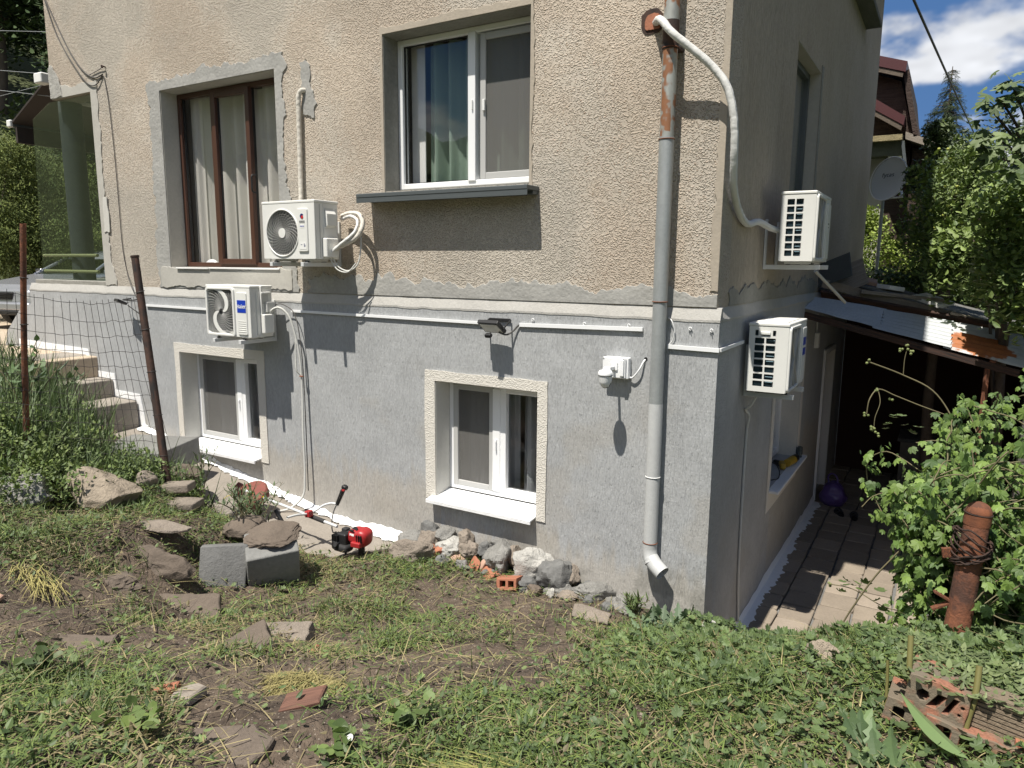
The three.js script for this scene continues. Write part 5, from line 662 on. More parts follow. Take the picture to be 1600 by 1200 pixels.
// ---------------------------------------------------------------- parked car in the yard
{
  const g = thing('car', 'silver saloon car parked in the yard behind the glazed porch', 'car'), paint = S(.42, .43, .46, .25, { metalness: .6 }), W = 1.66;
  const side = [[-2.1, .3], [-2.18, .45], [-2.14, .62], [-1.95, .74], [-1.0, .9], [-.35, 1.28], [.1, 1.38], [.9, 1.36], [1.5, 1.02], [2.1, .95], [2.2, .7], [2.15, .3]];
  const body = [[-2.1, .28], [-2.2, .45], [-2.15, .66], [-1.95, .77], [-1.0, .93], [1.5, 1.0], [2.1, .96], [2.2, .7], [2.15, .28], [1.75, .28], ...Array.from({ length: 9 }, (_, i) => { const a = i / 8 * Math.PI; return [1.38 + .34 * Math.cos(a), .3 + .34 * Math.sin(a)]; }), [1.0, .26], [-1.0, .26], ...Array.from({ length: 9 }, (_, i) => { const a = i / 8 * Math.PI; return [-1.36 + .34 * Math.cos(a), .3 + .34 * Math.sin(a)]; }), [-1.76, .28]];
  mesh('body', [ext(body, W - .1, { bevel: .05 }).translate(0, 0, -W / 2 + .05)], paint, g);
  mesh('roof', [ext([[-.42, 1.22], [-.3, 1.3], [.1, 1.385], [.9, 1.36], [1.35, 1.12], [1.3, 1.1], [.86, 1.31], [.1, 1.33], [-.25, 1.25]], 1.2, { bevel: .03 }).translate(0, 0, -.6)], paint, g);
  mesh('pillar', [-1, 1].flatMap(s => [rod(V(-1.0, .92, s * .72), V(-.32, 1.28, s * .6), .03, .028), rod(V(.3, .95, s * .76), V(.3, 1.36, s * .6), .03), rod(V(1.5, .98, s * .72), V(1.2, 1.2, s * .6), .05)]), paint, g);
  mesh('windscreen', (() => { const q = new THREE.BufferGeometry(); q.setAttribute('position', new THREE.Float32BufferAttribute([-1, .93, -.7, -1, .93, .7, -.3, 1.28, .58, -1, .93, -.7, -.3, 1.28, .58, -.3, 1.28, -.58], 3)); q.computeVertexNormals(); return strip(q); })(), M.glassTint, g);
  for (const s of [-1, 1]) { mesh('side_window', (() => { const q = new THREE.BufferGeometry(); q.setAttribute('position', new THREE.Float32BufferAttribute([-.95, .93, s * .74, 1.45, .98, s * .74, 1.15, 1.2, s * .62, -.95, .93, s * .74, 1.15, 1.2, s * .62, -.28, 1.3, s * .62], 3)); q.computeVertexNormals(); return strip(q); })(), M.glassTint, g); mesh('headlight', [at(bx(0, 0, 0, .12, .17, .34, .05), -2.1, .6, s * .58, 0, s * -.25)], S(.6, .62, .65, .1, { metalness: .3 }), g); mesh('mirror', [bx(-.75, .98, s * .9, .1, .12, .18, .04)], paint, g); for (const x of [-1.36, 1.38]) { const w = mesh('wheel', at(cyl(.3, .3, .2, 26), x, .3, s * .72, Math.PI / 2), M.rubber, g); mesh('rim', at(cyl(.19, .2, .21, 18), x, .3, s * .725, Math.PI / 2), M.steelPaint, w); } }
  mesh('grille', [bx(-2.16, .58, 0, .06, .14, .66, .02), ...[0, 1, 2, 3].map(k => bx(-2.2, .53 + k * .033, 0, .02, .01, .62, .003))], M.black, g); mesh('bumper', [bx(-2.17, .4, 0, .16, .16, 1.56, .05)], paint, g); mesh('air_intake', [bx(-2.22, .3, 0, .08, .08, 1.1, .02)], M.black, g); mesh('dashboard', [bx(-.6, .88, 0, .6, .1, 1.3, .04), bx(.2, .8, .36, .4, .5, .45, .1), bx(.2, .8, -.36, .4, .5, .45, .1)], M.black, g);
  g.position.set(-13.05, 1.385, -3.3); g.rotation.y = 1.75;
}

// ---------------------------------------------------------------- leaves
function leafGeo(L, W, fold = .25, n = 4, tipSharp = 1, lobes = 0) {          // one leaf along +y, folded on its midrib
  const pos = [], P = []; for (let i = 0; i <= n; i++) { const t = i / n; let w = Math.sin(Math.PI * Math.pow(t, .75 / tipSharp + .1)) * W / 2; if (lobes && i > 0 && i < n) w *= (i % 2 ? 1.25 : .6); P.push([t * L, Math.max(w, .0004), -.18 * L * t * t]); }
  for (let i = 0; i < n; i++) { const [y0, w0, z0] = P[i], [y1, w1, z1] = P[i + 1]; for (const s of [-1, 1]) { const a = [0, y0, z0], b = [s * w0, y0, z0 + w0 * fold], c = [s * w1, y1, z1 + w1 * fold], d = [0, y1, z1]; const q = s > 0 ? [a, b, c, a, c, d] : [a, c, b, a, d, c]; pos.push(...q.flat()); } }
  const g = new THREE.BufferGeometry(); g.setAttribute('position', new THREE.Float32BufferAttribute(pos, 3)); g.computeVertexNormals(); return strip(g);
}
function lobedLeaf(Rr, spec, cup = .15) {                              // flat palmate leaf, stalk at the origin, along +y
  const c = [0, Rr * .35, 0], pts = spec.map(([a, r]) => [Rr * r * Math.sin(a), Rr * .35 + Rr * r * Math.cos(a), -cup * Rr * r * r]), pos = []; const all = [...pts, ...pts.slice(1, -1).reverse().map(p => [-p[0], p[1], p[2]])];
  for (let i = 0; i < all.length; i++) { const a = all[i], b = all[(i + 1) % all.length]; pos.push(...c, ...b, ...a); }
  const g = new THREE.BufferGeometry(); g.setAttribute('position', new THREE.Float32BufferAttribute(pos, 3)); g.computeVertexNormals(); return strip(g);
}
const vineLeaf = lobedLeaf(.055, [[0, 1.05], [.14, .86], [.2, .88], [.34, .7], [.5, .62], [.66, .82], [.8, .9], [.92, .78], [1.1, .62], [1.35, .66], [1.6, .74], [1.75, .64], [2.1, .56], [2.5, .56], [2.9, .42], [3.1416, .28]], .34);
const figLeaf = lobedLeaf(.1, [[0, 1], [.22, .85], [.42, .5], [.65, .85], [.9, .95], [1.15, .5], [1.5, .72], [1.8, .75], [2.3, .45], [3.1416, .33]]);
function bladeGeo(L, W, bend, n = 4) { const pos = [], q = i => { const t = i / n, a = bend * t; return [L * t * Math.cos(a * .5) , L * t * Math.sin(a) * .6, W / 2 * (1 - t * t) + .0003]; }; for (let i = 0; i < n; i++) { const [y0, z0, w0] = q(i), [y1, z1, w1] = q(i + 1); pos.push(-w0, y0, z0, w0, y0, z0, w1, y1, z1, -w0, y0, z0, w1, y1, z1, -w1, y1, z1); } const g = new THREE.BufferGeometry(); g.setAttribute('position', new THREE.Float32BufferAttribute(pos, 3)); g.computeVertexNormals(); return strip(g); }
function clumpGeo(n, Rr, leaf, seed, up = .35) { rnd = mulberry(seed); const o = []; for (let i = 0; i < n; i++) { const d = V(R(-1, 1), R(-1, 1), R(-1, 1)).normalize(), r = Rr * Math.cbrt(rnd()), g = leaf.clone(); g.applyMatrix4(mx4(d.clone().multiplyScalar(r), new THREE.Euler(R(.6, 2.2), R(0, 6.28), R(-.6, .6), 'YXZ'), V(1, 1, 1).multiplyScalar(R(.7, 1.25)))); o.push(g); } return J(o); }
const greens = (a, b) => { const t = rnd(), c = a.map((v, i) => mix(v, b[i], t)); const k = R(.8, 1.2); return col(c[0] * k, c[1] * k, c[2] * k); };
// crown: clumps filling uneven lobes, denser near the skin
function crownMats(lobes, n, s0, s1) { const out = []; for (let i = 0; i < n; i++) { const [cx, cy, cz, rx, ry, rz] = lobes[Math.floor(rnd() * lobes.length)]; const d = V(R(-1, 1), R(-1, 1), R(-1, 1)).normalize(), r = Math.pow(rnd(), .4) * (.78 + .5 * n3(d.x * 2 + 20 + cx, d.y * 2 + 20, d.z * 2 + 20 + cz, 3)); out.push(mx4(V(cx + d.x * rx * r, cy + d.y * ry * r, cz + d.z * rz * r), new THREE.Euler(R(-.5, .5), R(0, 6.28), R(-.5, .5)), V(1, 1, 1).multiplyScalar(R(s0, s1)))); } return out; }
function tree(name, label, base, lobes, n, clump, sc, ca, cb, o = {}) {
  rnd = mulberry(o.seed || 1); const g = thing(name, label, o.cat || 'tree', o.group), b = V(...base), top = lobes.reduce((a, l) => a.add(V(l[0], l[1], l[2])), V(0, 0, 0)).multiplyScalar(1 / lobes.length);
  const r0 = o.r || .12, T = []; T.push(taper([b, b.clone().lerp(top, .4).add(V(R(-.15, .15), 0, R(-.15, .15))), top.clone().add(V(0, .2, 0))], r0, r0 * .45, 12, 8)); mesh('trunk', wuv(J(T)), M.bark, g);
  for (const l of lobes) mesh('limb', [taper([b.clone().lerp(top, R(.4, .75)), V(mix(top.x, l[0], .5), mix(top.y, l[1], .5) + R(-.1, .1), mix(top.z, l[2], .5)), V(l[0] + R(-.1, .1), l[1] + l[4] * .5, l[2] + R(-.1, .1))], r0 * .4, r0 * .1, 8, 6)], M.bark, g);
  const m = crownMats(lobes, n, sc[0], sc[1]); inst('crown', clump, o.mat || M.leafFar, m, m.map(() => greens(ca, cb)), g); return g;
}
const smallLeaf = leafGeo(.075, .042, .2, 3), tinyLeaf = leafGeo(.05, .026, .2, 3), bigLeaf = leafGeo(.15, .085, .25, 3), ash = leafGeo(.13, .045, .2, 3);
const cFar = clumpGeo(26, .42, bigLeaf, 11), cFar2 = clumpGeo(30, .45, ash, 12), cNear = clumpGeo(24, .17, smallLeaf, 13), cFine = clumpGeo(26, .14, tinyLeaf, 14);
// ---------------------------------------------------------------- wooded slope at the left
rnd = mulberry(5);
const slopeY = x => 0.9 + Math.max(0, -17 - x) * 0.62;
[['dark leafy tree nearest the house corner', -22.5, -8.5, 6.4, 2.6, 0], ['dark tree behind the canopy', -23.5, -11.5, 7, 2.8, 0], ['tall dark tree high on the slope at top left', -27, -8, 8, 3, 0], ['tree above the canopy at the left edge', -27.5, -11, 8.5, 3, 1], ['upper slope tree left of the roughcast', -31, -12.5, 8.5, 3.2, 0], ['high slope tree at the top left corner', -32, -9, 9, 3.4, 1], ['far slope tree by the house edge', -34, -15.5, 9, 3.4, 0], ['topmost slope tree against the wall edge', -38, -16, 10, 3.8, 1], ['topmost slope tree at the left frame edge', -38, -12, 10, 3.8, 0], ['slope tree seen through the porch glass', -22, -14.5, 6.5, 2.7, 0], ['slope tree deep behind the porch glass', -25, -18, 8, 3, 1]].forEach(([l, x, z, h, r, k], i) => {
  rnd = mulberry(900 + i); const y = slopeY(x), lobes = [[x, y + h * .62, z, r, h * .38, r]]; for (let q = 0; q < 5; q++) lobes.push([x + R(-.6, .6) * r, y + h * R(.35, .9), z + R(-.6, .6) * r, r * R(.45, .65), h * .2, r * R(.45, .65)]);
  tree('slope_tree', l, [x, y - .3, z], lobes, 620, k ? cFar2 : cFar, [.9, 1.5], k ? [.045, .075, .018] : [.022, .045, .014], k ? [.10, .13, .035] : [.055, .085, .025], { seed: 60 + i, r: .2, group: 'trees on the wooded slope' });
});
[['light green shrub behind the thin rusty pole', -15.2, -2.1, 3.2, 1.5], ['feathery green shrub at the left edge above the car', -15.8, -4.0, 3.6, 1.7], ['feathery shrub seen through the porch glass left of the column', -15.0, -5.6, 3.6, 1.7], ['light shrub seen through the porch glass right of the column', -15.5, -7.6, 3.4, 1.8], ['dense shrub behind the car bonnet', -14.6, -3.3, 2.4, 1.3]].forEach(([l, x, z, h, r], i) => { rnd = mulberry(950 + i); const lobes = [[x, 1.4 + h * .55, z, r, h * .5, r]]; for (let q = 0; q < 4; q++) lobes.push([x + R(-.7, .7) * r, 1.4 + h * R(.3, .95), z + R(-.7, .7) * r, r * .5, h * .22, r * .5]); tree('yard_shrub', l, [x, 1.2, z], lobes, 1100, cFar2, [.32, .62], [.06, .09, .02], [.17, .2, .05], { seed: 80 + i, r: .07, cat: 'shrub', group: 'shrubs behind the yard' }); });
[['tall unseen tree added right of the alley to shade the side wall', 4.9, -5.0, 9.5, 2.6], ['broad unseen tree added right of the garden to cut sky light', 5.3, -.5, 8.5, 2.5], ['unseen tree added behind the fig to cut sky light', 5.0, -9.5, 8, 2.4]].forEach(([l, x, z, h, r], i) => { rnd = mulberry(970 + i); const lobes = [[x, h * .58, z, r, h * .42, r]]; for (let q = 0; q < 4; q++) lobes.push([x + R(-.4, .6) * r, h * R(.2, .85), z + R(-.6, .6) * r, r * .5, h * .2, r * .5]); tree('added_shade_tree', l, [x, -.9, z], lobes, 520, cFar, [.9, 1.4], [.04, .075, .02], [.09, .14, .035], { seed: 100 + i, r: .18, group: 'unseen shade trees added on the right' }); });  // unseen trees, added to keep sky light off the side wall
// trees that the window glass mirrors, behind the viewer
[['broad tree on the rise behind the viewer', -12, 20, 8.5, 3.6], ['round tree left of the broad tree behind the viewer', -19, 22, 7, 3.2], ['tall tree far left behind the viewer', -27, 21, 9, 3.6], ['tree straight behind the viewer', -3, 24, 6.5, 3]].forEach(([l, x, z, h, r], i) => { rnd = mulberry(980 + i); const lobes = [[x, h * .6, z, r, h * .4, r]]; for (let q = 0; q < 4; q++) lobes.push([x + R(-.6, .6) * r, h * R(.4, .9), z + R(-.6, .6) * r, r * .5, h * .2, r * .5]); tree('garden_tree', l, [x, -.9, z], lobes, 420, cFar, [1, 1.6], [.04, .07, .02], [.07, .11, .03], { seed: 90 + i, r: .2, group: 'trees behind the viewer' }); });
// ---------------------------------------------------------------- right: neighbour's house, spruce, garden trees
{
  const g = thing('neighbour_house', 'old neighbouring house with dark red brown mansard roof and mossy eaves', 'house'), z = -13.7;
  const E = (n, pts, d, m, dz = 0, b = 0) => mesh(n, wuv(ext(pts, d, { bevel: b }).translate(0, 0, z - d + dz)), m, g), roofM = S(.085, .028, .03, .45), darkW = new THREE.MeshStandardMaterial({ map: woodT([.035, .022, .018], [.075, .05, .04], 241, 1), bumpMap: trowelBump, bumpScale: .02, roughness: .9 });
  E('roof', [[-3.5, 8.0], [-.45, 7.12], [.12, 6.93], [.1, 6.72], [-.45, 6.9], [-3.5, 7.7]], 4, roofM, .35); E('eaves_trim', [[-3.5, 7.65], [-.45, 6.89], [.06, 6.71], [.05, 6.62], [-.45, 6.79], [-3.5, 7.5]], .06, M.slab, .33);
  E('mansard_wall', [[-3.5, 7.2], [-.45, 6.8], [.02, 6.6], [.36, 5.35], [.3, 5.3], [-3.5, 5.3]], 4, darkW); E('mansard_edge', [[.05, 6.75], [.16, 6.8], [.24, 6.3], [.46, 5.4], [.36, 5.38], [.16, 6.2]], 4.2, darkW, .2);
  E('lower_roof', [[-1.4, 6.95], [-.5, 6.25], [.18, 5.78], [.16, 5.6], [-.5, 6.02], [-1.4, 6.7]], .5, roofM, .45); E('eaves_trim', [[-1.4, 6.68], [-.5, 6.01], [.14, 5.6], [.12, 5.5], [-.5, 5.9], [-1.4, 6.55]], .06, M.slab, .43);
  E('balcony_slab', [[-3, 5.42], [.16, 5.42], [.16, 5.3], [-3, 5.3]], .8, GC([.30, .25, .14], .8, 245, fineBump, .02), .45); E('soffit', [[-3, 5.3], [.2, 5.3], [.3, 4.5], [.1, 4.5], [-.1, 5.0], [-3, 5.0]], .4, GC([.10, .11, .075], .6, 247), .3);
  E('wall', [[-3.5, 5.3], [-.2, 5.3], [-.2, -.9], [-3.5, -.9]], 4, M.render, -.2); E('timber_wall', [[-.198, 5.3], [.3, 5.3], [.35, -.9], [-.198, -.9]], 4, darkW, -.25); E('gutter', [[.14, 5.28], [.2, 5.28], [.36, 4.4], [.3, 4.4]], .06, M.zincDark, .4); E('porch_roof', [[.2, 5.5], [1.6, 4.9], [1.6, 4.75], [.2, 5.35]], 2.5, M.wood, .2); E('porch_wall', [[.35, 5.2], [2.6, 4.2], [2.6, -.9], [.35, -.9]], 2.2, darkW, -.1);
}
{
  const g = thing('satellite_dish', 'grey satellite dish on a pole half hidden by leaves', 'satellite dish');
  const d = new THREE.LatheGeometry(Array.from({ length: 9 }, (_, i) => { const r = i / 8 * .35; return new THREE.Vector2(r, r * r * .45); }), 40); d.scale(1, 1, 1.12); d.rotateX(1.35); d.rotateY(-.55); d.translate(.25, 4.13, -10.05); mesh('dish', d, new THREE.MeshStandardMaterial({ color: col(.46, .49, .50), roughness: .45, side: THREE.DoubleSide }), g);
  mesh('rim', [new THREE.TorusGeometry(.35, .01, 5, 44).scale(1, 1.12, 1).rotateX(1.35 - Math.PI / 2).rotateY(-.55).translate(.2, 4.145, -9.99)], M.steelPaint, g); mesh('arm', [rod(V(.2, 3.8, -10), V(.5, 3.78, -9.6), .014)], M.steelPaint, g); mesh('receiver', [rod(V(.46, 3.8, -9.65), V(.44, 3.9, -9.7), .03)], M.steelPaint, g); mesh('pole', [rod(V(.12, -.8, -10.35), V(.12, 4.1, -10.35), .03), rod(V(.12, 4.1, -10.35), V(.22, 4.13, -10.1), .03)], M.zinc, g);
  const t = text('fycas', .07, .004); mesh('lettering', [at(t, .2, 4.2, -9.985, -.22, -.55, 0)], S(.08, .1, .11, .6), g);
}
{ // spruce
  rnd = mulberry(61); const g = thing('spruce_tree', 'dark spruce with drooping branches rising behind the garden bushes', 'tree'), x0 = .75, z0 = -24.3, top = 9.2; mesh('trunk', [taper([[x0, -.9, z0], [x0, 5, z0], [x0, top, z0]], .16, .012, 16, 8)], M.bark, g);
  const nd = (() => { const o = []; for (let i = 0; i < 26; i++) { const q = bladeGeo(R(.09, .15), .012, .3, 2); q.applyMatrix4(mx4(V(R(-.03, .03), R(-.02, .02), i / 26 * .42), new THREE.Euler(R(1.9, 3.0), R(-1.2, 1.2), 0, 'YXZ'), V(1, 1, 1))); o.push(q); } return J(o); })(); const m = [], br = [];
  for (let y = 2.6; y < top - .05; y += .12) { const L = Math.min(1.75, .10 + (top - y) * .36) * R(.75, 1.1), k = y > 8.4 ? 4 : 6; for (let j = 0; j < k; j++) { const a = rnd() * 6.28, ca = Math.cos(a), sa = Math.sin(a), n = Math.max(2, Math.round(L / .17)); if (j < 3) br.push(taper([[x0, y, z0], [x0 + ca * L * .5, y - L * .1, z0 + sa * L * .5], [x0 + ca * L, y - L * .12, z0 + sa * L]], .018, .005, 4, 4)); for (let i = 0; i < n; i++) { const t = (i + .3) / n; for (let q = 0; q < 4; q++) m.push(mx4(V(x0 + ca * L * t + R(-.06, .06), y - L * (.22 * Math.sin(t * 2.2)) + (t > .7 ? (t - .7) * .25 * L : 0), z0 + sa * L * t + R(-.06, .06)), new THREE.Euler(R(.2, .9), Math.PI / 2 - a + R(-.7, .7), 0, 'YXZ'), V(1, 1, 1).multiplyScalar(R(.55, .95) * (.4 + .6 * Math.min(1, (top - y) / 2))))); } } }
  mesh('branches', br, M.bark, g); inst('needles', nd, M.leafFar, m, m.map(() => greens([.02, .034, .018], [.05, .07, .03])), g);
}
const bushes = [['leafy quince bush with small pale fruit above the shed roof', [1.35, -.8, -5.6], [[1.25, 3.5, -5.3, .45, .4, .5], [1.4, 3.3, -4.9, .45, .4, .5], [1.05, 3.0, -5.8, .4, .4, .4], [1.5, 3.75, -5.4, .3, .35, .4], [1.2, 2.95, -5.4, .5, .3, .5]], 340, cFine, [.95, 1.4], [.08, .14, .03], [.25, .33, .08], .08], ['dark leafy bush in front of the satellite dish', [.9, -.8, -8.2], [[1.15, 4.0, -8.2, .28, .42, .3], [1.2, 3.6, -8.0, .35, .35, .4], [1.2, 3.1, -7.6, .4, .5, .4], [.98, 4.5, -8.3, .14, .25, .2], [.76, 3.9, -8.4, .13, .2, .15]], 250, cNear, [.7, 1.1], [.05, .085, .025], [.13, .18, .05], .06], ['sunlit yellow green bush beside the wall end', [.3, -.8, -12.9], [[-.1, 2.9, -12.9, .5, .5, .5], [.5, 2.6, -12.8, .6, .6, .5], [.9, 2.2, -12.5, .6, .5, .5], [-.3, 3.5, -13.1, .3, .4, .3], [1.3, 2.3, -12.4, .5, .4, .4], [.2, 1.8, -12.6, .7, .5, .5]], 420, cNear, [.8, 1.2], [.16, .24, .03], [.30, .38, .06], .06], ['broad green tree behind the shed at the right edge', [1.95, -.8, -4.2], [[1.75, 3.0, -3.6, .35, .4, .5], [1.9, 2.55, -3.4, .4, .4, .4], [1.55, 2.55, -4.2, .45, .35, .4], [2.1, 3.3, -3.7, .4, .4, .5], [1.35, 2.75, -4.5, .4, .3, .4], [2.05, 2.2, -3.2, .35, .3, .3]], 300, cNear, [.85, 1.25], [.07, .125, .025], [.24, .33, .07], .06], ['far green tree crowns behind the porch roof', [2.2, -.8, -15], [[1.8, 4.3, -12, .9, .9, 1], [2.6, 4.8, -13, 1, 1.1, 1], [1.2, 4.6, -12.5, .5, .6, .5], [3.3, 4.2, -12, 1, 1, 1]], 260, cFar, [.5, .8], [.03, .055, .018], [.07, .1, .03], .12], ['low dark growth behind the shed roof', [1.2, -.8, -8.4], [[1.0, 2.3, -7.6, .6, .4, .4], [1.7, 2.2, -7.6, .6, .5, .4], [.4, 2.1, -7.8, .5, .4, .4], [2.3, 2.2, -6.8, .5, .6, .5]], 240, cNear, [.8, 1.2], [.05, .09, .02], [.14, .2, .045], .05]];
bushes.forEach(([l, b, lobes, n, c, s, ca, cb, r], i) => tree(i === 4 ? 'background_tree' : 'garden_bush', l, b, lobes, n, c, s, ca, cb, { seed: 130 + i, r, mat: M.leaf, cat: i === 4 ? 'tree' : 'bush', group: 'garden growth behind the shed' }));
{ // fruit on the quince
  rnd = mulberry(71); const f = mesh('fruit_set', Array.from({ length: 26 }, () => new THREE.IcosahedronGeometry(.018, 1).translate(R(.7, 1.6), R(2.9, 3.95), R(-5.2, -4.6))), S(.35, .38, .08, .5)); tag(f, 'small yellow green fruit dotted over the quince bush', 'fruit'); kind(f, 'stuff');
}
{ // fig at the upper right: branches with large lobed leaves
  rnd = mulberry(81); const g = thing('fig_tree', 'fig tree with large lobed leaves reaching in at upper right', 'tree'); const base = V(2.5, -.8, -3.4);
  mesh('trunk', wuv(taper([base, V(2.35, 1.2, -3.3), V(2.1, 2.6, -3.1), V(1.95, 3.3, -2.95)], .09, .04, 14, 8)), M.bark, g); const m = [], cs = [];
  for (const [p, len] of [[[1.5, 3.95, -2.9], .0], [[1.62, 4.15, -2.8], 0], [[1.75, 4.0, -2.75], 0], [[1.52, 3.72, -2.8], 0], [[1.7, 3.7, -2.7], 0], [[1.85, 4.1, -2.7], 0], [[1.85, 3.7, -2.7], 0], [[1.62, 3.5, -2.75], 0], [[1.78, 3.4, -2.6], 0], [[2.0, 3.9, -2.7], 0], [[1.95, 3.45, -2.6], 0], [[1.56, 4.0, -2.75], 0]]) { const e = V(...p); mesh('branch', [taper([V(1.98, 3.2 + R(-.3, .2), -2.95), V(mix(1.98, e.x, .5), mix(3.2, e.y, .5) + .06, mix(-2.95, e.z, .5)), e], .022, .008, 8, 5)], M.bark, g); for (let i = 0; i < 12; i++) { m.push(mx4(e.clone().add(V(R(-.12, .12), R(-.13, .11), R(-.12, .12))), new THREE.Euler(R(-1.3, -.2), R(-1.3, 1.5), R(2.3, 4.0), 'YXZ'), V(1, 1, 1).multiplyScalar(R(.6, 1.15)))); cs.push(greens([.05, .09, .025], [.17, .24, .07])); } }
  inst('leaves', figLeaf, M.leaf, m, cs, g);
}
{ const w = thing('power_cable', 'thick twisted power cable crossing the sky to the spruce', 'cable'); mesh('cable', [tube([[.36, 6.1, -3.9], [.9, 6.3, -12], [1.55, 6.85, -23.3]], .018, 60, 6)], M.black, w); const v = thing('power_cable', 'thin second wire beside the thick power cable', 'cable'); mesh('cable', [tube([[.85, 6.9, -20.5], [1.2, 6.85, -22], [1.62, 6.75, -24]], .01, 30, 5)], M.black, v);
  [['uppermost thin wire across the trees at top left', 5.65, 5.8], ['second thin wire across the trees at top left', 5.2, 5.28], ['third thin wire across the trees at top left', 5.0, 5.0], ['thin wire ending at the canopy gutter', 4.55, 4.86]].forEach(([l, a, b], i) => { const t = thing('overhead_wire', l, 'wire', 'wires at top left'); mesh('wire', [tube([[-13 - i * .2, a + .2, .5], [-11, mix(a, b, .5) - .02, -.0], [-8.45, b - .4 * (i < 3), -.4]], .0035, 30, 4)], M.zinc, t); }); }
